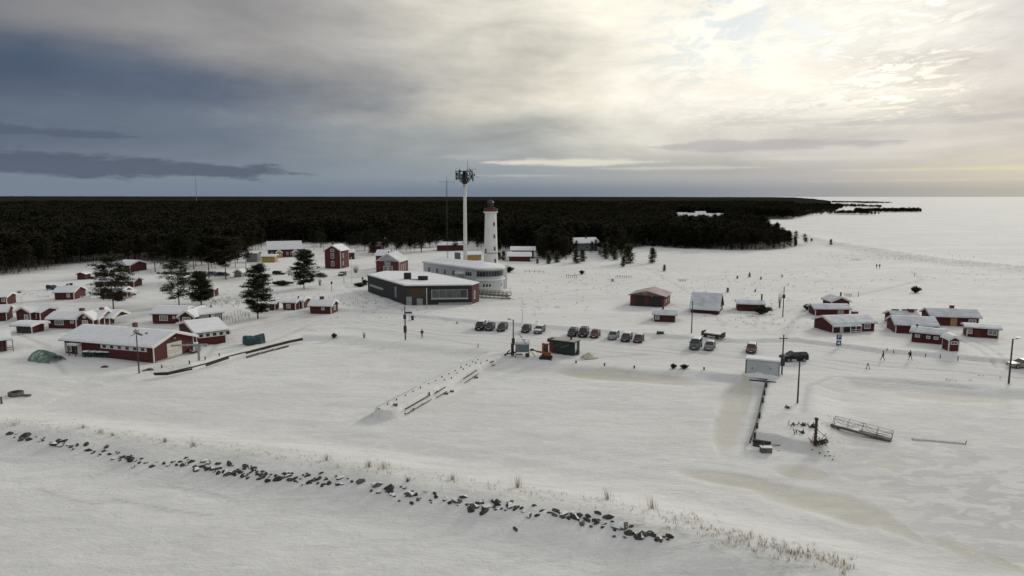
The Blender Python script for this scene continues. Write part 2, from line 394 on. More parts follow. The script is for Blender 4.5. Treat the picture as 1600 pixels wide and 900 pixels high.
def ground_material():
    m = bpy.data.materials.new('wind_packed_snow'); m.use_nodes = True; t = NT(m.node_tree)
    b = t.n['Principled BSDF']; b.inputs['Roughness'].default_value = .85; b.inputs['Specular IOR Level'].default_value = .25
    P = t.node('ShaderNodeNewGeometry').outputs['Position']
    at_ = lambda n: t.node('ShaderNodeAttribute', attribute_name=n).outputs['Fac']
    rv = at_('road_offset')
    tan, ice, grs, trk, dft = at_('tan'), at_('ice'), at_('grassy'), at_('track'), at_('packed')
    n_big = t.noise(t.mapping(P, scale=(.02, .045, 0)), 1, 5, .6)
    n_str = t.noise(t.mapping(P, rot=(0, 0, R(9)), scale=(.16, .5, 0)), 1, 7, .62, .8)
    n_fin = t.noise(t.mapping(P, rot=(0, 0, R(14)), scale=(1.1, 2.4, 0)), 1, 6, .65, .3)
    k = t.math('ADD', t.math('MULTIPLY', n_big, .5), t.math('MULTIPLY', n_str, .5))
    c = t.mix(t.step(k, .36, .62), (.715, .710, .682), (.84, .836, .808))
    c = t.mix(t.math('MULTIPLY', t.step(n_fin, .52, .72), .22), c, (.69, .68, .66))
    # bare, greyer ice with snow rafts
    n_raft = t.noise(t.mapping(P, rot=(0, 0, R(-20)), scale=(.22, .42, 0)), 1, 6, .62, .9)
    raft = t.step(t.math('ADD', n_raft, t.math('MULTIPLY', t.math('SUBTRACT', n_fin, .5), .25)), .49, .56)
    icec = t.mix(raft, (.59, .585, .565), (.72, .71, .69))
    c = t.mix(ice, c, icec)
    # tea-stained slush
    tn = t.math('MULTIPLY', t.step(tan, 0.0, .8), t.step(t.math('ADD', t.math('ADD', n_str, t.math('MULTIPLY', t.math('SUBTRACT', n_fin, .5), .35)), t.math('MULTIPLY', tan, .5)), .5, .95)); tn = t.math('MULTIPLY', tn, .8)
    c = t.mix(tn, c, t.mix(t.step(n_str, .35, .65), (.55, .53, .435), (.62, .60, .51)))
    c = t.mix(t.math('MULTIPLY', dft, t.step(n_str, .3, .7, .25, .75)), c, (.68, .675, .66))
    wob = t.math('ADD', rv, t.math('MULTIPLY', t.math('SUBTRACT', t.noise(P, .03, 3, .5), .5), 9.0))
    rut = t.step(t.math('SINE', t.math('MULTIPLY', wob, 2.2)), .35, .95)
    rut = t.math('MULTIPLY', t.math('MULTIPLY', rut, dft), t.step(t.noise(t.mapping(P, scale=(.03, .2, 0)), 1, 3, .5), .4, .6))
    c = t.mix(t.math('MULTIPLY', rut, .7), c, (.55, .545, .535))
    crust = t.noise(t.mapping(P, scale=(.55, .8, 0)), 1, 9, .72, .5)
    c = t.mix(t.math('MULTIPLY', t.step(crust, .52, .64), .42), c, (.66, .655, .635))
    crust2 = t.noise(t.mapping(P, loc=(5, 9, 0), rot=(0, 0, R(30)), scale=(1.6, 2.2, 0)), 1, 6, .7, .3)
    c = t.mix(t.math('MULTIPLY', t.step(crust2, .58, .70), .35), c, (.60, .60, .59)); c = t.mix(t.math('MULTIPLY', t.step(crust2, .42, .32), .5), c, (.88, .88, .87))
    sp = t.noise(t.mapping(P, scale=(.5, .9, 0)), 1, 8, .75)
    c = t.mix(t.math('MULTIPLY', grs, t.step(sp, .48, .62)), c, (.36, .31, .21))
    c = t.mix(t.math('MULTIPLY', trk, .75), c, (.54, .535, .53))
    t.l.new(c, b.inputs['Base Color'])
    h = t.math('ADD', t.math('MULTIPLY', n_str, .8), t.math('MULTIPLY', n_fin, .45))
    h = t.math('ADD', h, t.math('MULTIPLY', t.noise(P, 3.5, 4, .7), .16)); h = t.math('ADD', h, t.math('MULTIPLY', crust, 1.0)); h = t.math('SUBTRACT', h, t.math('MULTIPLY', rut, .25))
    h = t.math('MULTIPLY', h, t.math('SUBTRACT', 1.0, t.math('MULTIPLY', t.math('MAXIMUM', tan, ice), .75)))
    bp = t.node('ShaderNodeBump'); bp.inputs['Distance'].default_value = .22; bp.inputs['Strength'].default_value = .8
    t.l.new(h, bp.inputs['Height']); t.l.new(bp.outputs[0], b.inputs['Normal'])
    return m


def link(o, parent=None):
    COL.objects.link(o)
    if parent is not None: o.parent = parent
    return o


def build_ground():
    ys = [-60.0]
    while ys[-1] < 70000:
        y = ys[-1]
        ys.append(y + (max(.3, .0042 * (y + 30)) if y > 25 else 4.0) if y < 430 else y * 1.022)
    ys = np.array(ys); nt = 760
    tt = np.linspace(-1.1, 1.1, nt)
    Wd = np.maximum(ys, 0) + 60
    X = Wd[:, None] * tt[None, :]; Y = np.repeat(ys[:, None], nt, 1)
    Z = ground(X, Y)
    n = len(ys)
    co = np.stack([X, Y, Z], -1).reshape(-1, 3)
    i = np.arange(n - 1)[:, None] * nt + np.arange(nt - 1)[None, :]
    q = np.stack([i, i + 1, i + 1 + nt, i + nt], -1).reshape(-1, 4)
    me = bpy.data.meshes.new('snow_ground')
    me.vertices.add(len(co)); me.vertices.foreach_set('co', co.ravel())
    me.loops.add(q.size); me.loops.foreach_set('vertex_index', q.ravel())
    me.polygons.add(len(q)); me.polygons.foreach_set('loop_start', np.arange(len(q)) * 4)
    me.polygons.foreach_set('use_smooth', np.ones(len(q), bool))
    me.update()
    PX, PY = to_px(X, Y, 0.0)
    def blob(cx, cy, rx, ry, rot=0, p=1.0):
        a = R(rot); dx = PX - cx; dy = PY - cy
        u = (dx * math.cos(a) + dy * math.sin(a)) / rx; v = (-dx * math.sin(a) + dy * math.cos(a)) / ry
        e = u * u + v * v + 1.1 * fbm(X, Y, 6, 3, 61)
        return sstep(e, 1.5, .25) * p
    tan = np.zeros(X.shape)
    for a in [(985, 592, 135, 7, 4, .9), (600, 640, 60, 5, -26, .8), (705, 592, 110, 5, -27, .35), (700, 625, 90, 7, -24, .5), (1140, 655, 26, 60, 8, .75), (1163, 622, 12, 42, 8, .8),
              (1130, 700, 14, 26, -10, .5), (1250, 740, 46, 11, 8, .75), (1270, 705, 30, 8, 0, .5), (1390, 722, 45, 14, -6, .45), (1350, 640, 30, 20, 0, .35), (1400, 760, 60, 12, -10, .3), (1500, 622, 110, 8, 3, .65), (1150, 752, 95, 11, 9, .85), (1290, 785, 120, 20, 10, .95),
              (1390, 820, 40, 16, 20, .8), (1420, 835, 30, 10, 25, .7), (1570, 880, 50, 9, 25, .8), (1225, 768, 70, 12, 10, .8), (1345, 802, 70, 22, 14, .9), (1490, 855, 60, 12, 22, .7), (1330, 760, 120, 10, 6, .35), (1030, 753, 55, 5, 5, .35), (100, 592, 70, 6, 0, .3), (190, 604, 60, 5, -6, .3), (640, 547, 80, 4, 3, .3), (830, 585, 60, 5, 5, .35)]:
        tan = np.maximum(tan, blob(*a))
    ice = np.zeros(X.shape)
    for a in [(1560, 800, 260, 95, 18, 1.0), (1480, 700, 180, 60, 8, .55), (640, 700, 220, 12, 8, .5), (800, 690, 200, 22, 6, .35), (330, 655, 240, 12, 4, .3), (120, 840, 320, 60, 0, .25)]:
        ice = np.maximum(ice, blob(*a))
    dd = seg_dist(X, Y, DUNE); grs = np.exp(-(dd / 8) ** 2) * (Y > 200) * 1.0
    grs = np.maximum(grs, blob(1180, 357, 80, 8, 8, .6)); grs = np.maximum(grs, blob(1380, 398, 120, 8, 10, .6))
    grs = np.maximum(grs, blob(1000, 430, 110, 7, 4, .22)); grs = np.maximum(grs, blob(870, 445, 60, 12, 0, .15))
    grs = np.maximum(grs, blob(1500, 440, 120, 30, 0, .12))
    cd = seg_dist(X, Y, CREST, True); grs = np.maximum(grs, .20 * np.exp(-((cd - 1) / 1.6) ** 2))
    cone = seg_dist(X, Y, CREST[8:], True); grs = np.maximum(grs, .5 * np.exp(-((cone + .5) / 1.6) ** 2))
    trk = np.zeros(X.shape)
    for P, wd in PATHS: trk = np.maximum(trk, np.exp(-(seg_dist(X, Y, P) / wd) ** 2) * (.8 if wd > .2 else .95))
    bd = seg_dist(X, Y, BANK, True); d = seg_dist(X, Y, W_SHORE); ins = inside(X, Y, LAND)
    packed = sstep(bd, 0, -2) * sstep(bd, -22, -15) * ins * sstep(d, 2, 6) * .8 * (X > BANK[0][0])
    for nm, arr in (('tan', tan), ('ice', ice), ('grassy', grs), ('track', trk), ('packed', packed), ('road_offset', bd)):
        at_ = me.attributes.new(nm, 'FLOAT', 'POINT'); at_.data.foreach_set('value', arr.ravel().astype(np.float32))
    me.materials.append(ground_material())
    o = bpy.data.objects.new('snow_ground', me); o['kind'] = 'structure'; link(o)


build_ground()

# ------------------------------------------------------------------ mesh helpers
class MB:
    def __init__(s, M=None): s.v = []; s.f = []; s.M = M or Matrix()
    def add(s, vs, fs, M=None):
        n = len(s.v); M = s.M @ M if M is not None else s.M
        s.v += [tuple(M @ Vector(p)) for p in vs]; s.f += [tuple(n + i for i in f) for f in fs]; return s
    def box(s, x0, x1, y0, y1, z0, z1, M=None):
        return s.add([(x0, y0, z0), (x1, y0, z0), (x1, y1, z0), (x0, y1, z0), (x0, y0, z1), (x1, y0, z1), (x1, y1, z1), (x0, y1, z1)],
                     [(0, 3, 2, 1), (4, 5, 6, 7), (0, 1, 5, 4), (1, 2, 6, 5), (2, 3, 7, 6), (3, 0, 4, 7)], M)
    def tube(s, a, b, r0, r1=None, n=6):
        a = Vector(a); b = Vector(b); r1 = r0 if r1 is None else r1; d = (b - a)
        if d.length < 1e-6: return s
        q = d.to_track_quat('Z', 'Y'); vs = []
        for p, r in ((a, r0), (b, r1)):
            for i in range(n):
                t = 2 * math.pi * i / n; vs.append(tuple(p + q @ Vector((r * math.cos(t), r * math.sin(t), 0))))
        fs = [(i, (i + 1) % n, n + (i + 1) % n, n + i) for i in range(n)] + [tuple(range(n - 1, -1, -1)), tuple(range(n, 2 * n))]
        return s.add(vs, fs)
    def lathe(s, prof, n=20, c=(0, 0, 0)):
        vs = []; fs = []
        for r, z in prof:
            for i in range(n):
                t = 2 * math.pi * i / n; vs.append((c[0] + r * math.cos(t), c[1] + r * math.sin(t), c[2] + z))
        for j in range(len(prof) - 1):
            for i in range(n): fs.append((j * n + i, j * n + (i + 1) % n, (j + 1) * n + (i + 1) % n, (j + 1) * n + i))
        fs += [tuple(range(n - 1, -1, -1)), tuple((len(prof) - 1) * n + i for i in range(n))]
        return s.add(vs, fs)
    def prism(s, poly, z0, z1):
        """vertical prism over a plan polygon"""
        n = len(poly)
        vs = [(p[0], p[1], z0) for p in poly] + [(p[0], p[1], z1) for p in poly]
        return s.add(vs, [(i, (i + 1) % n, n + (i + 1) % n, n + i) for i in range(n)] + [tuple(range(n - 1, -1, -1)), tuple(range(n, 2 * n))])
    def ext(s, sec, a, b, fn):
        """extrude a cross-section (t,z) from a to b; fn maps (s,t,z) to a point"""
        n = len(sec); vs = [fn(a, t, z) for t, z in sec] + [fn(b, t, z) for t, z in sec]
        return s.add(vs, [(i, (i + 1) % n, n + (i + 1) % n, n + i) for i in range(n)] + [tuple(range(n - 1, -1, -1)), tuple(range(n, 2 * n))])
    def mesh(s, name, m, smooth=False):
        me = bpy.data.meshes.new(name); me.from_pydata(s.v, [], s.f); me.materials.append(m)
        if smooth: me.polygons.foreach_set('use_smooth', [True] * len(me.polygons))
        me.update(); return me
    def build(s, name, m, parent=None, smooth=False):
        return link(bpy.data.objects.new(name, s.mesh(name, m, smooth)), parent)


def tag(o, label, cat, group=None):
    o['label'] = label; o['category'] = cat
    if group: o['group'] = group
    return o


def thing(name, label, cat, loc=(0, 0, 0), rz=0.0, group=None):
    o = bpy.data.objects.new(name, None); link(o); o.location = loc; o.rotation_euler = (0, 0, rz); o.empty_display_size = .3
    return tag(o, label, cat, group)


def copy_tree(o, parent=None):
    c = o.copy(); link(c); c.parent = parent
    for ch in list(o.children): copy_tree(ch, c)
    return c


# ------------------------------------------------------------------ houses
def add_window(root, M, face, L, W, u, z0, w, h, frame=None, pane=None, bars=1, name='window'):
    """u: distance along the face from its left end as seen from outside; z0 sill height"""
    fr = frame or M_PURE; pm = pane or M_GLASS
    if face == 'F': T = Matrix.Translation((u, 0, z0))
    elif face == 'R': T = Matrix.Translation((L, u, z0)) @ Matrix.Rotation(math.pi / 2, 4, 'Z')
    elif face == 'L': T = Matrix.Translation((0, W - u, z0)) @ Matrix.Rotation(-math.pi / 2, 4, 'Z')
    else: T = Matrix.Translation((L - u, W, z0)) @ Matrix.Rotation(math.pi, 4, 'Z')
    m = MB(M @ T); t = .13; hw = w / 2
    m.box(-hw, hw, -.06, .02, 0, t); m.box(-hw, hw, -.06, .02, h - t, h)
    m.box(-hw, -hw + t, -.06, .02, t, h - t); m.box(hw - t, hw, -.06, .02, t, h - t)
    for i in range(bars):
        x = -hw + (i + 1) * w / (bars + 1); m.box(x - .035, x + .035, -.05, .02, t, h - t)
    if h > 1.0: m.box(-hw + t, hw - t, -.045, .02, h * .62, h * .62 + .05)
    f = m.build(name, fr, root)
    p = MB(M @ T); p.box(-hw + t, hw - t, -.025, .02, t, h - t); p.build('pane', pm, f)
    return f


def add_door(root, M, face, L, W, u, w, h, m=None, z0=0.0):
    if face == 'F': T = Matrix.Translation((u, 0, z0))
    elif face == 'R': T = Matrix.Translation((L, u, z0)) @ Matrix.Rotation(math.pi / 2, 4, 'Z')
    else: T = Matrix.Translation((0, W - u, z0)) @ Matrix.Rotation(-math.pi / 2, 4, 'Z')
    d = MB(M @ T); d.box(-w / 2, w / 2, -.05, .02, 0, h); d = d.build('door', m or M_DOOR, root)
    k = MB(M @ T); k.box(w * .36, w * .42, -.10, -.052, h * .45, h * .52); k.build('handle', M_BLACKM, d)
    return d


def volume(root, M, L, W, h, rise, ridge='x', ov=.45, wall=None, snow=None, thick=.24, trim=True, roofm=None, low=-.8, dz=0.0, corner=True):
    """one gabled block, local frame: x along the front, y away, walls from low to h"""
    wall = wall or M_RED; snow = snow or M_SNOWR
    if ridge == 'x': fn = lambda s, t, z: (s, t, z); A, B = L, W
    else: fn = lambda s, t, z: (t, s, z); A, B = W, L
    m = MB(M)
    if ridge == 'shed': pass
    m.ext([(0, low), (0, h), (B / 2, h + rise), (B, h), (B, low)], 0, A, fn)
    m.build('wall', wall, root)
    sl = rise / (B / 2); e = ov; th = .12
    r = MB(M)
    r.ext([(-e, h - e * sl), (B / 2, h + rise), (B + e, h - e * sl), (B + e, h - e * sl + th), (B / 2, h + rise + th), (-e, h - e * sl + th)], -e * .8, A + e * .8, fn)
    ro = r.build('roof', roofm or M_BLACKM, root)
    if snow:
        s = MB(M); q = thick; b0 = th + .004
        x = e + .05
        sec = [(-x, h - x * sl + b0), (B / 2, h + rise + b0), (B + x, h - x * sl + b0), (B + x - .12, h - (x - .12) * sl + b0 + q * .75), (B + x - .4, h - (x - .4) * sl + b0 + q)]
        sec += [(B / 2 + .35, h + rise - .35 * sl + b0 + q * 1.05), (B / 2 - .35, h + rise - .35 * sl + b0 + q * 1.05), (-x + .4, h - (x - .4) * sl + b0 + q), (-x + .12, h - (x - .12) * sl + b0 + q * .75)]
        s.ext(sec, -e * .8 - .04, A + e * .8 + .04, fn).build('roof_snow', snow, root)
    if trim:
        for sx in (-e * .8 - .05, A + e * .8 + .002):
            b = MB(M); b.ext([(-e, h - e * sl - .13), (B / 2, h + rise - .13), (B + e, h - e * sl - .13), (B + e, h - e * sl + th - .01), (B / 2, h + rise + th - .01), (-e, h - e * sl + th - .01)], sx, sx + .048, fn)
            b.build('bargeboard', M_PURE, root)
        if corner:
            for cx in (0, L):
                for cy in (0, W):
                    c = MB(M); dx = .03; w = .13
                    x0, x1 = (-dx, w) if cx == 0 else (L - w, L + dx); y0, y1 = (-dx, w) if cy == 0 else (W - w, W + dx)
                    c.box(x0, x1, y0, y1, low, h - .02); c.build('corner_board', M_PURE, root)
    return ro


def frame_from(A, B, dz=0.0):
    """A, B: pixels of the lower front corners; returns origin, yaw, length"""
    a = at(*A); b = at(*B); z = (a.z + b.z) / 2
    ax = Vector(atz(A[0], A[1], z)); bx = Vector(atz(B[0], B[1], z))
    d = bx - ax
    return Vector((ax.x, ax.y, z - .05 + dz)), math.atan2(d.y, d.x), d.length


def house(name, label, A, B, W, h, rise, ridge='x', wins=(), doors=(), chims=(), yaw=None, cat='cabin', group=None, extra=None, **kw):
    o, yw, L = frame_from(A, B)
    if yaw is not None:
        L = L * math.cos(yw - R(yaw)) if abs(yw - R(yaw)) < 1 else L; yw = R(yaw)
    root = thing(name, label, cat, o, yw, group)
    M = Matrix()
    roof = volume(root, M, L, W, h, rise, ridge, **kw)
    for wn in wins:
        f, u, z0, w, hh = wn[:5]; rest = wn[5] if len(wn) > 5 else {}
        ln = L if f in 'FB' else W
        add_window(root, M, f, L, W, u * ln, z0, w, hh, **rest)
    for d in doors:
        f, u, w, hh = d[:4]; add_door(root, M, f, L, W, u * (L if f == 'F' else W), w, hh, d[4] if len(d) > 4 else None)
    for c in chims:
        u, v, w, hh = c[:4]; x = u * L; y = v * W; mm = c[4] if len(c) > 4 else M_BRICK
        off = abs((y - W / 2) if ridge == 'x' else (x - L / 2)); half = (W if ridge == 'x' else L) / 2
        zr = h + rise * (1 - off / half)
        m = MB(); m.box(x - w / 2, x + w / 2, y - w / 2 * .8, y + w / 2 * .8, zr - .2, zr + hh); ch = m.build('chimney', mm, roof)
        m = MB(); m.box(x - w / 2 - .06, x + w / 2 + .06, y - w * .4 - .06, y + w * .4 + .06, zr + hh + .002, zr + hh + .1); m.build('chimney_cap', M_BLACKM, ch)
    if extra: extra(root, L, W, h)
    return root


def sub(root, A, B, W, h, rise, ridge='x', wins=(), doors=(), back=0.0, yaw=True, **kw):
    """another block of the same building"""
    o, yw, L = frame_from(A, B)
    ry = root.rotation_euler[2]
    if yaw: L = max(1.5, L * math.cos(yw - ry)); yw = ry
    M = (Matrix.Translation(root.location) @ Matrix.Rotation(ry, 4, 'Z')).inverted() @ Matrix.Translation((o.x, o.y, root.location.z)) @ Matrix.Rotation(yw, 4, 'Z') @ Matrix.Translation((0, back, 0))
    volume(root, M, L, W, h, rise, ridge, **kw)
    for wn in wins:
        f, u, z0, w, hh = wn[:5]; rest = wn[5] if len(wn) > 5 else {}
        add_window(root, M, f, L, W, u * (L if f in 'FB' else W), z0, w, hh, **rest)
    for d in doors: add_door(root, M, d[0], L, W, d[1] * (L if d[0] == 'F' else W), d[2], d[3], d[4] if len(d) > 4 else None)
    return M, L


def posts_rail(root, M, x0, x1, y, h, rail=.9, n=3, m=None, roofpost=True):
    m = m or M_PURE
    for i in range(n):
        x = x0 + (x1 - x0) * i / max(1, n - 1)
        q = MB(M); q.box(x - .06, x + .06, y - .06, y + .06, -.5, h if roofpost else rail + .05); q.build('post', m, root)
    if rail:
        for z in (rail, rail * .5):
            q = MB(M); q.box(x0, x1, y - .03, y + .03, z - .05, z + .05); q.build('rail', m, root)


P_ = {'pane': M_PANE}
def houses():
    # ---- left village
    house('cabin', 'dark red cabin cut by the left frame edge, the highest of the three there', (-26, 477.5), (11, 476.5), 5, 2.2, .7, wins=[('F', .86, .9, .8, .9)])
    house('cabin', 'dark red cabin at the left frame edge with a thick snow roof', (-22, 503), (11, 501), 6, 2.1, 1.0, wins=[('F', .5, .8, 1, .9)], thick=.35)
    r = house('cabin', 'red cabin at the left frame edge with a railed porch, beside the green net tunnel', (-34, 553), (12, 548), 5, 2.4, .8, ov=.9, wins=[('F', .55, .9, .8, .9)], thick=.35)
    posts_rail(r, Matrix(), .4, 5.2, -.8, 2.3, .8, 4, M_WOOD)
    r = house('cabin', 'red cabin with a front gable, wing and flagpole, above the open woodshed', (26, 502), (48, 502.5), 6.5, 2.3, 1.0, 'y', wins=[('F', .72, .5, 1.0, 1.2, P_)], thick=.3)
    sub(r, (48.6, 501.5), (68, 500), 5, 2.0, .7, 'x', wins=[('F', .3, .5, .9, 1.1, P_)], thick=.3, back=.6)
    q = MB(); q.tube((.9, 1.0, 2), (.9, 1.0, 7.0), .05, .03); q.build('flagpole', M_PURE, r)
    r = house('woodshed', 'low open-fronted red woodshed under a flat snow roof', (26, 520), (50, 521), 3.2, 1.75, .25, ov=.9, thick=.35, cat='shed')
    q = MB(); q.box(.4, 3.2, -.02, .02, .15, 1.45); q.build('opening_shade_board', M_BLACKM, r)  # flat black board stands in for the shaded inside of the shed
    posts_rail(r, Matrix(), .4, 3.3, -.08, 1.5, .7, 3, M_WOOD)
    # long cabin with middle gable
    r = house('cabin', 'long red cabin with a middle gable, two brick chimneys, white porch', (76, 513), (119.5, 513.5), 5.5, 2.15, 1.0, wins=[('F', .40, .8, 2.0, 1.1, {'pane': M_PANE, 'bars': 3}), ('F', .86, 1.2, .8, .6, P_)], chims=[(.88, .6, .9, 1.0)], thick=.3)
    sub(r, (120, 513.5), (144, 514.5), 7, 2.2, 1.35, 'y', wins=[('F', .52, .7, 1.3, 1.2, {'pane': M_PANE, 'bars': 2}), ('F', .5, 2.35, .6, .5, P_)], thick=.3)
    Mx, Lx = sub(r, (144.5, 512), (162, 509), 5.6, 2.1, 1.3, 'x', wins=[('F', .5, .7, 1.0, 1.3, {'pane': M_PANE, 'bars': 2})], thick=.3, ov=.6)
    sub(r, (162.5, 509), (177, 509), 5.6, 1.9, 1.1, 'x', thick=.3, ov=.5, low=1.85, corner=False)
    posts_rail(r, Mx, Lx + .3, Lx + 2.6, -.1, 2.0, .8, 3)
    q = MB(Mx); q.box(.2, 1.0, 2.4, 3.1, 2.9, 4.1); q.build('chimney', M_BRICK, r)
    r = house('cabin', 'small red cabin with two black chimney pipes, left of the big pine', (85.5, 468.5), (115, 468.5), 6, 2.2, 1.25, wins=[('F', .72, .7, .9, 1.1, P_)], chims=[(.33, .6, .45, .8, M_BLACKM), (.52, .6, .6, 1.0, M_BLACKM)], thick=.25, yaw=3)
    posts_rail(r, Matrix(), 6.2, 8.8, 1.5, 1, .8, 4, roofpost=False)
    house('hut', 'tiny red hut standing alone in the snow near the left forest edge', (121, 437), (133, 437), 3.4, 2.0, .5, 'y', trim=False, cat='hut', thick=.2)
    house('cabin', 'plain low red hut half hidden behind the big pine, nearest the forest', (148, 433), (170, 433), 4, 1.8, .4, cat='cabin', corner=True)
    house('cabin', 'long low red cabin directly behind the crown of the big pine', (149, 449), (209.5, 449), 5, 2.0, .9, wins=[('F', .25, .6, .9, .9), ('F', .8, .6, .7, .8)])
    r = house('cabin', 'red cabin with a snow roof and white-trimmed gable by the forest edge', (184, 424), (197, 425.5), 8.5, 2.6, 1.3, 'x', ov=.6, wins=[('F', .4, .8, .8, 1.0)], yaw=-14, thick=.3)
    add_window(r, Matrix(), 'R', 3.8, 8.5, 6.5, .7, 1.0, 1.2)
    house('cabin', 'red cabin behind the big pine with a pale yellow porch on its right', (158, 467), (193, 467), 4.5, 2.2, .9, wins=[('F', .2, .6, .9, 1.0)], thick=.3,
          extra=lambda r, L, W, h: (posts_rail(r, Matrix(), L + .1, L + 2.1, .1, 2.0, .8, 3), MB().box(-.0 + L, L + 2.3, -.2, 3, 2.0, 2.3).build('porch_roof', M_SNOWR, r)))
    # complex left of centre (long low cabin with window bands)
    r = house('cabin', 'long red cabin with a middle gable and wide white windows beyond the boat hall', (238.3, 505.5), (280, 508), 6, 2.4, 1.1, wins=[('F', .38, .75, 2.0, 1.2, {'pane': M_PANE, 'bars': 2}), ('F', .72, 1.2, .6, .65, P_), ('F', .88, 1.2, .7, .65, P_)], thick=.3, yaw=-4)
    sub(r, (280.5, 508), (303, 508.5), 7, 2.2, 1.15, 'y', wins=[('F', .5, .6, 1.9, 1.4, {'pane': M_PANE, 'bars': 2})], thick=.3)
    Mx, Lx = sub(r, (303.5, 506.5), (348, 501.5), 6, 2.2, .9, 'x', yaw=False, wins=[('F', .30, .7, 2.6, 1.2, {'pane': M_PANE, 'bars': 4}), ('F', .85, .8, 1.2, 1.1, P_)], doors=[('F', .66, .9, 2.0, M_PURE)], thick=.3)
    for x in (.4, Lx * .7): MB(Mx).box(x, x + .3, 2.2, 2.5, 2.8, 3.7).build('chimney', M_BLACKM, r)
    MB(Mx).box(Lx - .5, Lx + .9, 1, 1.2, 2.35, 2.45).build('antenna_arm', M_WOOD, r)
    house('shed', 'small square red shed hidden behind the bushy dark pine', (321, 463.5), (335, 463.5), 3, 2.2, .3, cat='shed')
    r = house('canopy', 'small grey shelter with a pitched snow roof by the parked cars', (366, 433), (378, 433), 4, 1.8, .9, 'y', wall=M_GREYB, cat='shelter')
    # LB1 boat hall
    boat_hall()
    # LB2
    r = house('workshop', 'red workshop with a row of five small windows, behind the boat hall', (307.5, 541), (353.5, 535), 12.0, 2.7, 1.3, 'x', ov=.6, thick=.28, cat='workshop', chims=())
    L = 6.9
    b = MB(); b.box(.35, 6.6, -.05, .01, 1.55, 2.45); b.build('window_band', M_PURE, r)
    for i in range(5):
        q = MB(); x = .9 + i * 1.27; q.box(x - .32, x + .32, -.09, -.052, 1.72, 2.3); q.build('pane', M_GLASS, r)
    add_window(r, Matrix(), 'L', L, 12, 6, 1.2, .9, .8)
    # yellow and red house by the trees
    r = house('farmhouse', 'long red house with a snow roof and two ochre gabled porches', (419, 402.5), (471, 401), 8, 4.1, 3.2, ov=.6, wins=[('F', .12, 1.0, .9, 1.5), ('F', .58, 1.0, .9, 1.5), ('F', .70, 1.0, .8, 1.5), ('F', .93, 1.0, .9, 1.5)], thick=.35, cat='house')
    L = frame_from((419, 402.5), (471, 401))[2]
    for u in (.33, .82):
        Mp = Matrix.Translation((u * L - 1.3, -2.0, 0)); volume(r, Mp, 2.6, 2.0, 2.4, .9, 'y', wall=M_YEL, ov=.35, thick=.3)
        add_window(r, Mp, 'F', 2.6, 2, .75, .8, .6, 1.1); add_window(r, Mp, 'F', 2.6, 2, 1.85, .8, .6, 1.1)
    r = house('hut', 'small ochre yellow hut with a snow roof left of the porched house', (409, 410), (429.5, 410), 4, 2.6, .5, wall=M_YEL, thick=.4, cat='hut', trim=False)
    house('shed', 'plain grey shed in shadow next to the yellow hut', (385, 409.5), (402, 409.5), 5, 3.9, .6, wall=M_GREYB, snow=None, trim=False, cat='shed')
    # two storey house
    r = house('house', 'tall two-storey red house with three windows stacked up its gable', (507.8, 419.4), (529.5, 420.6), 8.5, 7.2, 2.0, 'y', ov=.45, thick=.22,
              wins=[('F', .5, 1.0, 1.3, 2.0), ('F', .5, 4.1, 1.3, 2.0), ('F', .5, 6.7, 1.5, 1.1), ('R', .3, 1.2, .9, 1.6), ('R', .3, 4.2, .9, 1.6)], yaw=-9)
    MB().box(1.8, 2.5, 3.2, 3.9, 8.2, 10.2).build('chimney', M_BRICK, r)
    house('shed', 'red outbuilding with a snow roof right behind the tall two-storey house', (542, 405.5), (554.5, 405), 5, 3.2, 1.2, cat='shed', trim=True)
    r = house('house', 'red house with a tall glazed gable, left behind the grey flat-roofed building', (587.6, 427.5), (622.8, 428.5), 12, 4.5, 2.9, 'y', ov=.4, thick=.18, wall=M_RED2, snow=M_THIN, wins=[('R', .2, 1.0, .8, 2.2, {'bars': 0}), ('R', .42, 1.0, .8, 2.2, {'bars': 0}), ('R', .64, 1.0, .8, 2.2, {'bars': 0})], yaw=-7)
    L = frame_from((587.6, 427.5), (622.8, 428.5))[2]
    b = MB(); b.box(L * .38, L * .62, -.04, .01, .2, 5.2); b.build('glazing_backing', M_STEEL, r)
    for u, z0, w, hh in ((.40, .5, 1.5, 2.4), (.63, .5, 1.5, 2.4), (.51, 4.0, 1.8, 1.6)):
        add_window(r, Matrix.Translation((0, -.06, 0)), 'F', L, 12, u * L, z0, w, hh, bars=2)
    sub(r, (585, 421), (600, 421), 7, 5.4, 1.8, 'x', wall=M_RED2, thick=.25, back=2)
    house('barn', 'dull red barn deep among the trees above the glazed gable house', (577, 395), (595.5, 395), 8, 3.6, 1.6, snow=M_REDSN, thick=.1, cat='barn', trim=False)
    # small cabins in front
    r = house('cabin', 'low red cabin with a shaded veranda, left of the brick chimney cabin', (442, 484.4), (462, 484.8), 5, 1.9, .6, wins=[('F', .45, .5, 1.1, 1.1, P_)], thick=.32, ov=.3)
    Mx, Lx = sub(r, (462.6, 483), (479, 480.5), 4.4, 1.9, .6, 'x', thick=.32, ov=.3, back=.9)
    posts_rail(r, Mx, 0, Lx, -.75, 1.9, 0, 3)
    MB().box(3.1, 3.4, 2, 2.3, 2.2, 3.3).build('chimney', M_BLACKM, r)
    house('cabin', 'small red cabin with a brick chimney in front of the two-storey house', (484, 490), (515, 491.8), 4.8, 2.05, .95, yaw=-6, wins=[('F', .62, 1.0, .75, .7, P_), ('R', .5, .7, 1.0, 1.2, P_)], chims=[(.42, .5, .9, .9)], thick=.35)
    house('shed', 'narrow red shed peeking out behind the tall pine by the track', (420.5, 485), (430, 485), 3, 1.7, .3, cat='shed')
    # right of the lighthouse
    r = house('cabin', 'red cabin with stacked snow roofs among bushes right of the lighthouse', (795, 408.5), (829, 408.5), 8, 2.3, 1.2, thick=.35, ov=.7)
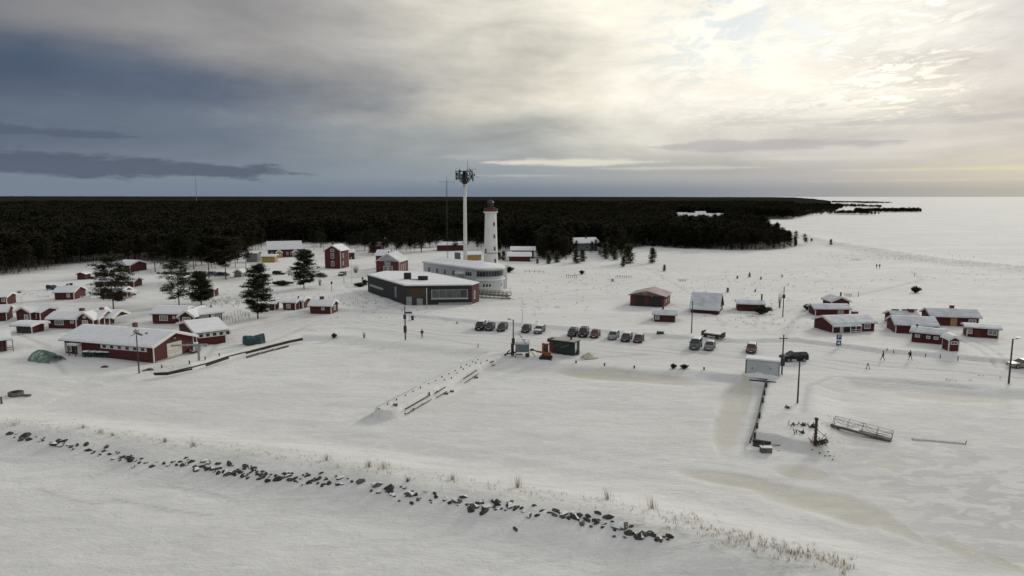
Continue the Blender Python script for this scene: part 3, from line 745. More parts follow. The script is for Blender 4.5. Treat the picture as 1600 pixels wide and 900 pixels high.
    sub(r, (800, 404), (833, 400), 7, 3.6, 1.0, 'x', thick=.4, ov=1.0)
    r = house('house', 'dark grey house with a big snow roof up among the forest pines', (897, 392.5), (933, 391.5), 9, 4.6, 1.9, wall=M_GREYB, thick=.4, ov=1.4, trim=False, wins=[('F', .55, 1.2, 1.4, 1.4, {'frame': M_STEEL})])
    MB().box(8, 8.6, 3, 3.6, 6.2, 7.6).build('chimney', M_BLACKM, r)
    house('hut', 'dark hut with snow roof between the pines right of the grey house', (958, 390), (973, 389.5), 5, 2.0, .7, wall=M_BROWN, cat='hut', trim=False)
    house('cabin', 'long low red building behind the radio masts at the forest edge', (684, 392), (724, 391.5), 8, 3.0, 1.2, trim=False, thick=.3)
    house('cabin', 'ochre yellow cabin with snow roof between mast foot and lighthouse', (731, 407), (752, 406.5), 7, 2.4, .9, wall=M_YEL, trim=False, thick=.35)
    # barn with two dark doors
    r = house('boat_shed', 'red barn with two wide dark doors and a pinkish snow-dusted roof', (984.5, 477.3), (1037.4, 480.6), 8.5, 2.9, 1.15, 'y', ov=.55, wall=M_RED2, snow=M_REDSN, thick=.06, trim=False, cat='barn', wins=[('R', .35, 1, .7, .8), ('R', .7, 1, .7, .8)])
    L = frame_from((984.5, 477.3), (1037.4, 480.6))[2]
    for u, w in ((.29, 2.5), (.73, 3.3)):
        d = MB(); d.box(u * L - w / 2, u * L + w / 2, -.06, .02, .0, 2.6); d.build('door', M_DARK, r)
    MB().box(.62 * L, .65 * L, -.12, -.02, 2.75, 2.95).build('lamp', M_PURE, r)
    house('cabin', 'tiny red cabin with one white window and a dark stovepipe in front of the barn', (1021, 502.5), (1055.5, 503.8), 4, 1.75, .65, wins=[('F', .17, .6, .9, .9, P_)], chims=[(.42, .6, .4, .9, M_BLACKM)], thick=.2, snow=M_THIN)
    r = house('cottage', 'red cottage with a steep snow roof sinking into the drift', (1079, 486), (1123, 489), 6.4, 1.3, 3.1, snow=M_THIN, thick=.22, ov=.35, trim=False, cat='cabin')
    sub(r, (1079, 488.5), (1123, 491), 2.4, 1.1, .45, 'x', snow=M_THIN, thick=.2, trim=False)
    house('cabin', 'low red cabin with a tall stovepipe and dark pine shrubs at its corner', (1152, 485.5), (1193, 487), 4.5, 1.8, .55, chims=[(.95, .5, .35, 1.7, M_BLACKM)], snow=M_THIN, thick=.22, trim=False)
    # right cluster
    house('cabin', 'low red cabin with a long pale roof, leftmost of the right-hand cabin cluster', (1273.7, 493), (1327, 493.5), 4.5, 1.7, .75, wins=[('F', .74, .6, 1.3, .75, {'pane': M_PANE, 'bars': 2})], snow=M_THIN, thick=.2)
    r = house('cabin', 'red cabin showing only its white-edged gable behind the long pale roof', (1299, 482), (1327, 482), 5, 1.9, 1.0, 'y', snow=M_THIN, thick=.2)
    MB().box(2.6, 2.9, 1, 1.3, 2.9, 4.1).build('chimney', M_BLACKM, r)
    r = house('cabin', 'red cabin with a deep porch roof and brick chimney behind the blue signs', (1301, 520), (1366, 517.5), 6.5, 1.9, 1.1, wins=[('F', .82, .65, 1.5, 1.0, P_)], doors=[('F', .21, .8, 1.7, M_PURE)], snow=M_THIN, thick=.2, chims=[(.92, .85, 1.1, 1.1)])
    q = MB(); q.box(2.55, 5.9, -.03, .02, .0, 1.65); q.build('porch_shade_panel', M_BLACKM, r)  # flat black panel: the dark door and the porch's shade in one colour
    q = MB(); q.add([(-.6, -1.1, 1.45), (6.0, -1.1, 1.45), (6.0, .3, 2.03), (-.6, .3, 2.03), (-.6, -1.1, 1.62), (6.0, -1.1, 1.62), (6.0, .3, 2.25), (-.6, .3, 2.25)], [(0, 1, 2, 3), (4, 7, 6, 5), (0, 4, 5, 1), (1, 5, 6, 2), (2, 6, 7, 3), (3, 7, 4, 0)]); q.build('porch_roof', M_THIN, r)
    posts_rail(r, Matrix(), 3.4, 5.9, -1.0, 1.45, .75, 3)
    r = house('cabin', 'long red cabin with an ochre door, furthest right in the back of the cluster', (1455, 508.5), (1529, 511), 6, 2.2, 1.2, wins=[('F', .86, .9, 1.5, .8, P_)], doors=[('F', .47, 1.3, 1.9, M_YEL)], snow=M_THIN, thick=.2, chims=[(.55, .6, .8, 1.0)], ov=.5)
    house('cabin', 'red cabin with a flat roof and large white window at the right of the cluster', (1510, 526), (1560, 529.5), 4, 2.0, .35, wins=[('F', .10, .7, .8, 1.1, P_), ('F', .80, .7, 1.6, 1.1, P_)], doors=[('F', .34, 1.1, 1.7, M_RED2)], snow=M_THIN, thick=.18, ov=.55)
    r = house('cabin', 'red cabin with dark boards lying on its snow roof, rear left of the cluster', (1398, 507), (1435, 507.5), 5, 1.7, 1.0, snow=M_THIN, thick=.2, chims=[(.8, .35, 1.0, .9)])
    for x in (.3, 2.6, 4.4): MB().box(x, x + 1.5, 2.2, 2.9, 2.95, 3.12).build('roof_board', M_WOOD, r)
    house('cabin', 'red cabin with a broad ribbed pale roof in the middle of the cluster', (1399, 520.5), (1465, 523.5), 7, 1.8, 1.25, snow=M_THIN, thick=.2, ov=.3)
    house('cabin', 'red cabin with three small white windows, front of the right-hand cluster', (1423, 533.5), (1473, 539), 4.2, 1.95, .6, wins=[('F', .2, 1.0, .85, .6, P_), ('F', .54, .95, .7, .6, P_), ('F', .78, .95, .8, .6, P_)], snow=M_THIN, thick=.25, chims=[(.12, .5, .3, .7, M_BLACKM)], ov=.35)
    r = house('outhouse', 'little red outhouse with a wide white-framed hatch at the cluster front', (1481.6, 548.5), (1498, 549), 2.6, 2.2, .5, 'y', wins=[('F', .5, 1.3, 1.2, .6)], cat='outhouse', thick=.4, ov=.3)
    # far beach village
    k = 0
    for (a, b, dd, h, rs, m, lab) in [((1060, 346), (1074, 346), 10, 6.5, 3.6, M_BRED, 'far red lodge with a snow roof, leftmost in the beach village behind the wood'),
                               ((1076, 347), (1090, 347), 12, 6, 4, M_RED, 'far red lodge with a snow roof, second from the left in the beach village'),
                               ((1088, 345), (1103, 345), 10, 7.5, 3.5, M_BRED, 'far bright red lodge in the middle of the beach village'),
                               ((1102, 347), (1112, 347), 10, 6, 3.5, M_RED, 'far dark red lodge right of the middle of the beach village'),
                               ((1113, 346.5), (1121, 346.5), 9, 6, 3, M_RED2, 'far lodge, second from the right in the beach village'),
                               ((1122, 345.5), (1130, 345.5), 9, 6, 3, M_GREYB, 'far grey lodge with a snow roof at the right end of the beach village')]:
        house('lodge', lab, a, b, dd, h, rs, wall=m, trim=False, thick=.5, ov=.8, cat='house'); k += 1


def boat_hall():
    # corner of gable end wall facing right and long wall facing the camera
    A = at(102, 551.5); B = at(241, 567.5); C = at(302, 554.5)
    z = (A.z + B.z) / 2
    root = thing('boat_hall', 'long red boat hall with a white double door in its snow-roofed gable', 'hall', (A.x, A.y, z - .05), math.atan2(B.y - A.y, B.x - A.x))
    L = (Vector((B.x, B.y)) - Vector((A.x, A.y))).length
    W = abs((C - B).dot(Vector((-math.sin(root.rotation_euler[2]), math.cos(root.rotation_euler[2]), 0))))
    W = min(max(W, 9.5), 12)
    I = Matrix()
    h = 2.9; rise = 1.6
    volume(root, I, L, W, h, rise, 'x', ov=.7, thick=.3)
    # white band of small windows
    for x0, x1, n in ((L * .42, L * .93, 6),):
        MB().box(x0, x1, -.05, .01, h - 1.15, h - .35).build('window_band', M_PURE, root)
        for i in range(n):
            x = x0 + (i + .5) * (x1 - x0) / n; MB().box(x - .36, x + .36, -.09, -.052, h - 1.0, h - .5).build('pane', M_GLASS, root)
    add_window(root, I, 'F', L, W, 1.0, .6, 1.3, 1.6, pane=M_PANE)
    # snow-covered entrance hood
    MB().box(2.2, 4.2, -1.3, .3, 2.1, 2.45).build('entrance_hood', M_SNOWR, root)
    posts_rail(root, I, 2.4, 4.0, -1.2, 2.1, 0, 2, M_WOOD)
    add_door(root, I, 'F', L, W, 3.6, 1.0, 1.9, M_PURE)
    # double door on the gable end
    Mr = Matrix.Translation((L, W * .50, 0)) @ Matrix.Rotation(math.pi / 2, 4, 'Z')
    for s in (-1, 1):
        d = MB(Mr); d.box(min(0, s * 1.75) + .01, max(0, s * 1.75) - .01, -.07, .02, .05, 2.7); d = d.build('door_leaf', M_DOOR, root)
        for zz in (.5, 1.6): MB(Mr).box(min(.1 * s, s * 1.6), max(.1 * s, s * 1.6), -.10, -.072, zz, zz + .14).build('door_brace', M_PURE, d)
    MB(Mr).box(-.15, .15, -.35, .0, 3.35, 3.55).build('wall_lamp', M_STEEL, root)
    MB(Mr).box(-4.5, 4.5, -.2, .02, -.4, .12).build('plinth', M_STEEL, root)
    M2 = Matrix.Translation((L, W * .86, 0)) @ Matrix.Rotation(math.pi / 2, 4, 'Z')
    MB(M2).lathe([(.42, -.03), (.42, .03)], 16).build('lifebuoy', M_BRED, root).matrix_local = Matrix.Translation((L + .08, W * .83, 1.5)) @ Matrix.Rotation(math.pi / 2, 4, 'Y') @ (M2.inverted())
    MB().box(L * .78, L * .80, W * .3, W * .33, h + .6, h + 1.6).build('chimney', M_BRICK, root)
    MB().box(L * .52, L * .55, W * .55, W * .62, h + rise, h + rise + 1.1).build('chimney', M_BRICK, root)


houses()

# ------------------------------------------------------------------ grey visitor building
def poly_offset(P, d):
    c = sum((Vector(p[:2]) for p in P), Vector((0, 0))) / len(P); out = []
    for p in P:
        v = Vector(p[:2]) - c; out.append(tuple(c + v * (1 + d / max(v.length, .1))))
    return out


def wall_frame(a, b, z=0.0):
    """matrix whose x axis runs from a to b with y pointing inward (left of a->b)"""
    d = Vector(b[:2]) - Vector(a[:2])
    return Matrix.Translation((a[0], a[1], z)) @ Matrix.Rotation(math.atan2(d.y, d.x), 4, 'Z'), d.length


def grey_building():
    zg = 1.75; zr = zg + 4.85
    P0 = atz(575, 456.3, zg); P1 = atz(634, 476.7, zg); P2 = atz(737, 475.4, zg); P3 = atz(748.5, 443.2, zr)
    P4 = atz(700, 433, zr); P5 = atz(662, 426, zr); P6 = atz(601, 425.5, zr)
    P = [P0, P1, P2, P3, P4, P5, P6]
    root = thing('visitor_centre', 'low charcoal timber building with a flat snow roof and angled corner', 'building', (P1[0], P1[1], zg))
    T = Matrix.Translation((-P1[0], -P1[1], -zg))
    m = MB(T); m.prism(P, zg - .8, zr); m.build('wall', M_DARK, root)
    m = MB(T); m.prism(poly_offset(P, .25), zr + .002, zr + .22); m.build('roof_edge', M_BLACKM, root)
    m = MB(T); m.prism(poly_offset(P, .15), zr + .224, zr + .42); m.prism(poly_offset(P, -.35), zr + .424, zr + .52); m.build('roof_snow', M_SNOWR, root)
    Mf, Lf = wall_frame(P1, P2, zg); Mf = T @ Mf
    # entrance recess: its shade is a flat black panel on the wall
    MB(Mf).box(.15, 5.4, -.05, .01, 0, 4.45).build('entrance_shade_panel', M_BLACKM, root)
    MB(Mf).box(1.3, 5.1, -.09, -.055, 2.1, 4.3).build('recess_panel', M_BROWN, root)
    MB(Mf).box(.2, 1.6, -.12, -.055, -.1, 2.2).build('concrete_panel', M_STEEL, root)
    MB(Mf).box(2.9, 4.4, -.13, -.055, -.1, 1.7).build('concrete_panel', M_STEEL, root)
    MB(Mf).box(5.42, 5.6, -.12, .01, 0, 4.5).build('column', M_PURE, root)
    f = MB(Mf).box(6.7, Lf - 1.0, -.05, .01, 1.75, 4.0).build('window_frame', M_STEEL, root)
    n = 5; w = (Lf - 1.2 - 6.9) / n
    for i in range(n): MB(Mf).box(6.9 + i * w + .05, 6.9 + (i + 1) * w - .05, -.08, -.055, 1.9, 3.85).build('pane', M_PANED if i < 4 else M_GLASS, f)
    MB(Mf).box(6.6, Lf - .9, -.3, .01, 1.5, 1.66).build('sill', M_PURE, root)
    MB(Mf).box(8.6, Lf + .1, -.25, .01, -.5, .55).build('plinth', M_STEEL, root)
    Ml, Ll = wall_frame(P0, P1, zg); Ml = T @ Ml
    f = MB(Ml).box(.06 * Ll, .44 * Ll, -.05, .01, 2.0, 2.65).build('slit_window', M_STEEL, root)
    MB(Ml).box(.07 * Ll, .43 * Ll, -.08, -.055, 2.1, 2.55).build('pane', M_PANE, f)
    f = MB(Ml).box(.745 * Ll, .785 * Ll, -.05, .01, 1.2, 4.1).build('slit_window', M_STEEL, root)
    MB(Ml).box(.75 * Ll, .78 * Ll, -.08, -.055, 1.3, 4.0).build('pane', M_PANE, f)
    Mr, Lr = wall_frame(P2, P3, zg); Mr = T @ Mr
    MB(Mr).box(.05, Lr - .05, -.04, .01, .1, 4.7).build('end_cladding', M_RED, root)
    add_window(root, Mr @ Matrix.Translation((0, -.04, 0)), 'F', Lr, 1, Lr * .35, 1.2, .9, 2.2)
    # roof housings
    for (px, py, w, h) in ((637, 436, 1.9, 1.75), (661, 437.5, 2.6, 1.1)):
        x, y = atz(px, py, zr + .5); MB(T).box(x - w / 2, x + w / 2, y - .8, y + .8, zr + .3, zr + .5 + h).build('roof_housing', M_DARK, root)
    x, y = atz(649, 437, zr + .5); MB(T).box(x - 1.6, x + 1.4, y - .5, y - .2, zr + .53, zr + .75).build('roof_duct', M_STEEL, root)


grey_building()


def arc(c, r, a0, a1, n):
    return [(c[0] + r * math.cos(R(a0 + (a1 - a0) * i / n)), c[1] + r * math.sin(R(a0 + (a1 - a0) * i / n))) for i in range(n + 1)]


def pilot_station():
    zg = 2.1
    A = Vector(atz(662, 443, zg)); B = Vector(atz(745, 456.5, zg)); Cc = Vector(atz(785.5, 454, zg))
    h = 6.7; d = (B - A).normalized(); nrm = Vector((-d.y, d.x))
    r = (Cc - B).length * .62
    mid = (B + Cc) / 2; up = Vector((-(Cc - B).y, (Cc - B).x)).normalized()
    c = mid + up * math.sqrt(max(r * r - ((Cc - B).length / 2) ** 2, .01))
    a0 = math.degrees(math.atan2(B.y - c.y, B.x - c.x)); a1 = math.degrees(math.atan2(Cc.y - c.y, Cc.x - c.x)) + 50
    ring = arc(c, r, a0, a1, 16)
    P = [tuple(A)] + ring + [tuple(c + nrm * 8.5), tuple(A + nrm * 9)]
    root = thing('pilot_station', 'white two-storey station building with a rounded glazed control room', 'building', (B.x, B.y, zg))
    T = Matrix.Translation((-B.x, -B.y, -zg))
    MB(T).prism(P, zg - 1.5, zg + h).build('wall', M_BOARDH, root)
    Po = poly_offset(P, .7); MB(T).prism(Po, zg + h + .003, zg + h + .28).build('cornice', M_PURE, root)
    # hipped snow roof
    cc = sum((Vector(p) for p in P), Vector((0, 0))) / len(P)
    vs = [(p[0], p[1], zg + h + .285) for p in Po] + [(p[0], p[1], zg + h + .55) for p in poly_offset(P, .6)]
    r0 = (A + nrm * 4.5 + d * 4); r1 = c + up * .5 - d * 1.0
    n = len(Po); vs += [(r0.x, r0.y, zg + h + 1.7), (r1.x, r1.y, zg + h + 1.7)]
    fs = [(i, (i + 1) % n, n + (i + 1) % n, n + i) for i in range(n)]
    for i in range(n):
        j = (i + 1) % n; pi = Vector(Po[i]); pj = Vector(Po[j])
        ki = n * 2 + (0 if (pi - r0).length < (pi - r1).length else 1); kj = n * 2 + (0 if (pj - r0).length < (pj - r1).length else 1)
        fs.append((n + i, n + j, ki) if ki == kj else (n + i, n + j, kj, ki))
    MB(T).add(vs, fs).build('roof_snow', M_SNOWR, root)
    Mw, Lw = wall_frame(A, B, zg); Mw = T @ Mw
    for px in (669.5, 682, 694.3, 708):
        u = (px - 661) / 83; u = u ** .93
        add_window(root, Mw, 'F', Lw, 1, u * Lw, 4.0, 1.5, 1.7)
    add_window(root, Mw, 'F', Lw, 1, .86 * Lw, 4.4, 3.2, 1.5, bars=2)
    MB(Mw).box(.68 * Lw, .79 * Lw, -1.6, .02, 4.9, 5.4).build('canopy', M_SNOWR, root)
    # ribbon window round the control room
    ro = arc(c, r + .06, a0, a1 - 40, 12); ri = arc(c, r + .03, a0, a1 - 40, 12)
    rib = MB(T)
    for (p, q) in zip(ro[:-1], ro[1:]):
        Mq, Lq = wall_frame(p, q, zg); rib.box(0, Lq, 0, .05, 4.55, 6.35, Mq)
    rib = rib.build('window_band', M_STEEL, root)
    for (p, q) in zip(ro[:-1], ro[1:]):
        Mq, Lq = wall_frame(p, q, zg); MB(T @ Mq).box(.05, Lq - .05, -.035, -.002, 4.7, 6.2).build('pane', M_GLASS, rib)
    led = MB(T); lo = arc(c, r + .55, a0 - 2, a1, 14) + list(reversed(arc(c, r - .1, a0 - 2, a1, 14)))
    led.prism(lo, zg + 3.5, zg + 3.75); led.build('snowy_ledge', M_SNOWR, root)
    for k, wdt in ((2, .9), (3, .9), (4, .9), (9, .8)):
        p, q = ring[k], ring[k + 1]; Mq, Lq = wall_frame(p, q, zg)
        add_window(root, T @ Mq, 'F', Lq, 1, Lq / 2, 1.5, min(wdt * 1.3, Lq), 1.2, bars=0)
    # terrace with railing and stair, on posts
    Tt = thing('terrace', 'timber terrace with a grid railing and stairs beside the rounded control room', 'terrace', (B.x, B.y, zg))
    a = Vector(atz(741, 462.5, zg)); b = Vector(atz(791, 466, zg)); Mt, Lt = wall_frame(a, b, zg); Mt = T @ Mt
    MB(Mt).box(0, Lt, 0, 3.2, .35, .5).build('deck', M_WOOD, Tt)
    for i in range(9):
        x = Lt * i / 8; MB(Mt).box(x - .06, x + .06, -.06, .06, -.6, 1.55).build('post', M_WOOD, Tt)
        for rr in (1,): MB(Mt).box(x - .05, x + .05, 3.1, 3.2, .3, 1.5).build('post', M_WOOD, Tt)
    for zz in (.85, 1.15, 1.5):
        MB(Mt).box(0, Lt, -.03, .03, zz - .04, zz + .04).build('rail', M_WOOD, Tt)
        MB(Mt).box(0, Lt, 3.12, 3.18, zz - .04, zz + .04).build('rail', M_WOOD, Tt)
    for k in range(5): MB(Mt).box(Lt + .25 * k, Lt + .25 * k + .24, -.4, 1.0, .3 - .16 * k, .4 - .16 * k).build('step', M_WOOD, Tt)
    MB(Mt).tube((Lt, -.1, 1.4), (Lt + 1.6, -.9, .4), .05).build('stair_rail', M_WOOD, Tt)


pilot_station()


def lighthouse():
    g = at(767, 412.5); s = 1.0
    root = thing('lighthouse', 'white tapering round lighthouse with a red gallery and dark lantern', 'lighthouse', g)
    D = math.hypot(g.y, CAMZ); k = g.y / F
    zt = lambda py: (412.5 - py) * k * .972
    r0, r1 = 11.4 * k, 8.9 * k
    zg = zt(331)
    prof = [(r0 * 1.03, -1), (r0 * 1.03, .3), (r0, .35)] + [(r0 + (r1 - r0) * (t ** .85), zg * t) for t in (.1, .25, .4, .55, .7, .85, .97)] + [(r1 * 1.0, zg)]
    MB().lathe(prof, 32).build('tower', M_LIGHTHOUSE, root, True)
    zb = zt(394); rb = r0 + (r1 - r0) * ((zb / zg) ** .85)
    MB().lathe([(rb + .05, zb - .12), (rb + .05, zb + .12)], 32).build('iron_band', M_BLACKM, root, True)
    MB().lathe([(r1 + .02, zg + .003), (r1 + .65, zg + .45), (r1 + .65, zg + .75)], 32).build('gallery', M_LIGHTHOUSE, root, False)
    zp = zg + .753
    MB().lathe([(r1 + .42, zp), (r1 + .42, zp + 1.25), (r1 + .30, zp + 1.25), (r1 + .30, zp)], 32).build('parapet', M_RED2, root, False)
    MB().lathe([(r1 * .78, zp), (r1 * .78, zp + 1.7), (r1 * .7, zp + 1.75)], 24).build('watch_room', M_RED2, root)
    zl = zp + 1.76; rl = 4.9 * k
    lan = MB().lathe([(rl * .93, zl), (rl * .93, zl + 1.7)], 12).build('lantern_glass', M_GLASS, root)
    for i in range(12):
        t = 2 * math.pi * i / 12; MB().tube((rl * math.cos(t), rl * math.sin(t), zl), (rl * math.cos(t), rl * math.sin(t), zl + 1.7), .06).build('glazing_bar', M_BLACKM, lan)
    MB().lathe([(rl * 1.12, zl + 1.703), (rl * 1.08, zl + 1.9), (rl * .9, zl + 2.35), (rl * .55, zl + 2.75), (.15, zl + 2.95), (.12, zl + 3.3), (.02, zl + 3.35)], 20).build('dome', M_BLACKM, root, True)
    for px, py in ((772.2, 348), (772.6, 367.3), (773.2, 387), (773.9, 406.5), (759.5, 390.3)):
        z0 = zt(py); rr = r0 + (r1 - r0) * ((max(z0, .1) / zg) ** .85); q = (px - 767) * k / rr
        a = math.asin(max(-.95, min(.95, q)))
        M = Matrix.Rotation(a, 4, 'Z') @ Matrix.Translation((0, -rr + .06, z0 - .8))
        f = MB(M); f.box(-.42, .42, -.18, .1, 0, .12); f.box(-.42, .42, -.18, .1, 1.5, 1.62); f.box(-.42, -.3, -.18, .1, .12, 1.5); f.box(.3, .42, -.18, .1, .12, 1.5)
        f = f.build('window', M_STEEL, root); MB(M).box(-.3, .3, -.10, .1, .12, 1.5).build('pane', M_GLASS, f)
    # radio mast of a pilot tower type
    g2 = at(727.2, 408.5); k2 = g2.y / F
    rt = thing('radio_tower', 'slim white steel radio tower crowned by a dark cluster of antennas', 'tower', g2)
    H2 = (408.5 - 286.5) * k2 * .985
    MB().lathe([(3.0 * k2, -1), (2.95 * k2, H2 * .2), (2.6 * k2, H2 * .7), (2.4 * k2, H2)], 20).build('shaft', M_LIGHTHOUSE, rt, True)
    for f_ in (.22, .42, .62, .82): MB().lathe([(2.98 * k2 - f_ * .18, H2 * f_), (2.98 * k2 - f_ * .18, H2 * f_ + .12)], 20).build('flange', M_STEEL, rt)
    for zz in (H2 + .9, H2 + 3.4, H2 + 5.2):
        MB().lathe([(3.5 if zz > H2 + 1 else 2.4, zz), (3.5 if zz > H2 + 1 else 2.4, zz + .18)], 12).build('platform', M_BLACKM, rt)
    MB().lathe([(.8, H2), (.8, H2 + 5.2)], 10).build('core', M_BLACKM, rt)
    rng = random.Random(4)
    for i in range(14):
        t = 2 * math.pi * i / 14; r = 3.5
        MB().tube((.8 * math.cos(t), .8 * math.sin(t), H2 + .1), (r * math.cos(t), r * math.sin(t), H2 + 3.4), .09).build('strut', M_BLACKM, rt)
        z0 = H2 + 1.5 + rng.uniform(-.4, .6); hh = rng.uniform(2.4, 4.4)
        M = Matrix.Rotation(t, 4, 'Z') @ Matrix.Translation((3.65, 0, z0))
        MB(M).box(-.12, .2, -.34, .34, 0, hh).build('panel_antenna', M_BLACKM if i % 3 else M_STEEL, rt)
        MB(M).tube((-.1, .3, -.4), (-.1, .3, hh + rng.uniform(.3, 1.4)), .05).build('whip_antenna', M_BLACKM, rt)
    for t, zz in ((.3, 3.9), (2.4, 4.2), (4.0, 3.0), (5.4, 4.4), (1.2, 2.4)):
        M = Matrix.Rotation(t, 4, 'Z') @ Matrix.Translation((4.0, 0, H2 + zz)) @ Matrix.Rotation(math.pi / 2, 4, 'Y')
        MB(M).lathe([(.1, 0), (.55, .25), (.6, .5)], 12).build('dish', M_STEEL, rt)
    MB().tube((1.3, 0, H2 + 5), (1.3, 0, H2 + 9.6), .12, .06).build('lightning_rod', M_BLACKM, rt)
    MB().tube((1.3, 0, H2 + 5.9), (5.0, 0, H2 + 6.3), .07).build('antenna_arm', M_BLACKM, rt)
    MB().tube((5.2, 0, H2 + 3), (6.4, 0, H2 + 2.8), .07).build('antenna_arm', M_BLACKM, rt)
    MB().tube((4.2, 0, H2 + 2.9), (5.3, 0, H2 + 3.0), .07).build('antenna_arm', M_BLACKM, rt)
    # thin lattice mast
    g3 = at(699.3, 407); k3 = g3.y / F; H3 = (407 - 277) * k3
    r3 = thing('lattice_mast', 'very thin grey lattice mast with a crossbar near its top', 'mast', g3)
    legs = [(.28 * math.cos(a), .28 * math.sin(a)) for a in (.3, 2.4, 4.5)]
    for x, y in legs: MB().tube((x, y, 0), (x, y, H3 - 2), .035).build('leg', M_BLACKM, r3)
    b = MB()
    n = int(H3 / 1.2)
    for i in range(n):
        for j in range(3):
            x, y = legs[j]; x2, y2 = legs[(j + 1) % 3]; z0 = i * (H3 - 2) / n; b.tube((x, y, z0), (x2, y2, z0 + (H3 - 2) / n), .025, n=3)
    b.build('lacing', M_BLACKM, r3)
    MB().tube((0, 0, H3 - 2.2), (0, 0, H3), .06).build('top_spike', M_BLACKM, r3)
    zc = (407 - 285) * k3; MB().tube((-12.5 * k3, 0, zc), (12.5 * k3, 0, zc), .06).build('crossbar', M_BLACKM, r3)
    MB().tube((12.0 * k3, 0, zc - .8), (12.0 * k3, 0, zc + .3), .05).build('dipole', M_BLACKM, r3)
    # far mast on the forest horizon
    x, y = atz(307.5, 318); r4 = thing('far_mast', 'faint needle-like mast standing far off above the forest horizon', 'mast', (x, y, 0))
    MB().tube((0, 0, 0), (0, 0, 112), 1.3, .7, 4).build('mast_tube', M_STEEL, r4); MB().tube((0, 0, 112), (0, 0, 118), .5, .3, 4).build('top_spike', M_STEEL, r4)


lighthouse()

# ------------------------------------------------------------------ trees
def tuft(vs, fs, c, size, rng, flat=.6):
    """one needle clump leaf: a small triangle pointing outward"""
    a = rng.uniform(0, 6.283); t = rng.uniform(-.5, .9)
    d = Vector((math.cos(a), math.sin(a), t * flat)); s = size * rng.uniform(.6, 1.3)
    side = Vector((-d.y, d.x, rng.uniform(-.6, .6))).normalized()
    n = len(vs); p = Vector(c)
    vs += [tuple(p + side * s * .35), tuple(p - side * s * .35), tuple(p + d * s)]; fs.append((n, n + 1, n + 2))


def pine_meshes(name, seed, h, rad, base=.22, nb=40, clumps=4, per=14, size=.4, layered=.0, needle=None, trunk_r=.17, top='round'):
    rng = random.Random(seed); tm = MB(); cm = MB()
    lean = (rng.uniform(-.03, .03) * h, rng.uniform(-.03, .03) * h)
    pts = [(lean[0] * t * t, lean[1] * t * t, h * t) for t in (0, .25, .5, .75, .97)]
    for i in range(4):
        f0 = 1 - i / 4.2; f1 = 1 - (i + 1) / 4.2
        tm.tube((pts[i][0], pts[i][1], pts[i][2] - (.6 if i == 0 else 0)), pts[i + 1], trunk_r * f0, trunk_r * f1, 6)
    vs = []; fs = []
    for b in range(nb):
        t = base + (1 - base) * ((b + rng.random()) / nb)
        if layered: t = base + (1 - base) * (round((t - base) / (1 - base) * 9) / 9) + rng.uniform(-.02, .02); t = min(t, .98)
        q = min(.98, max(0.0, (t - base) / (1 - base)))
        prof = (1 - q) ** .62 * (.45 + .55 * min(1, q * 3.5 + .3)) if top == 'cone' else math.sqrt(max(.03, 1 - (q * .96) ** 2.1)) * (.6 + .4 * min(1, q * 4))
        ln = rad * prof * rng.uniform(.55, 1.12)
        a = rng.uniform(0, 6.283); o = Vector((lean[0] * t * t, lean[1] * t * t, h * t)); rise = rng.uniform(-.12, .30) + .25 * q
        e = o + Vector((math.cos(a) * ln, math.sin(a) * ln, ln * rise))
        if t * h < h * .93: tm.tube(o, o + (e - o) * .85, trunk_r * .22 * (1 - t * .6), .015, 3)
        for c in range(clumps):
            u = .35 + .65 * (c + rng.random()) / clumps
            cc = o + (e - o) * u; w = size * (1.0 + .6 * rng.random())
            cc = cc + Vector((rng.gauss(0, .12 * ln), rng.gauss(0, .12 * ln), rng.gauss(0, .05)))
            for _ in range(per):
                p = cc + Vector((rng.gauss(0, w * .75), rng.gauss(0, w * .75), rng.gauss(0, w * .33)))
                tuft(vs, fs, p, size, rng)
    for _ in range(per * 2): tuft(vs, fs, (lean[0] + rng.gauss(0, size * .5), lean[1] + rng.gauss(0, size * .5), h * .98 + rng.gauss(0, size * .7)), size, rng, 1.5)
    cm.v = vs; cm.f = fs
    return tm.mesh(name + '_trunk', M_BARK), cm.mesh(name + '_crown', needle or M_NEEDLE)


def tree(name, label, loc, meshes, rz=0.0, sc=(1, 1, 1), group=None, cat='tree'):
    r = thing(name, label, cat, loc, rz, group); r.scale = sc
    link(bpy.data.objects.new('trunk', meshes[0]), r); link(bpy.data.objects.new('crown', meshes[1]), r)
    return r


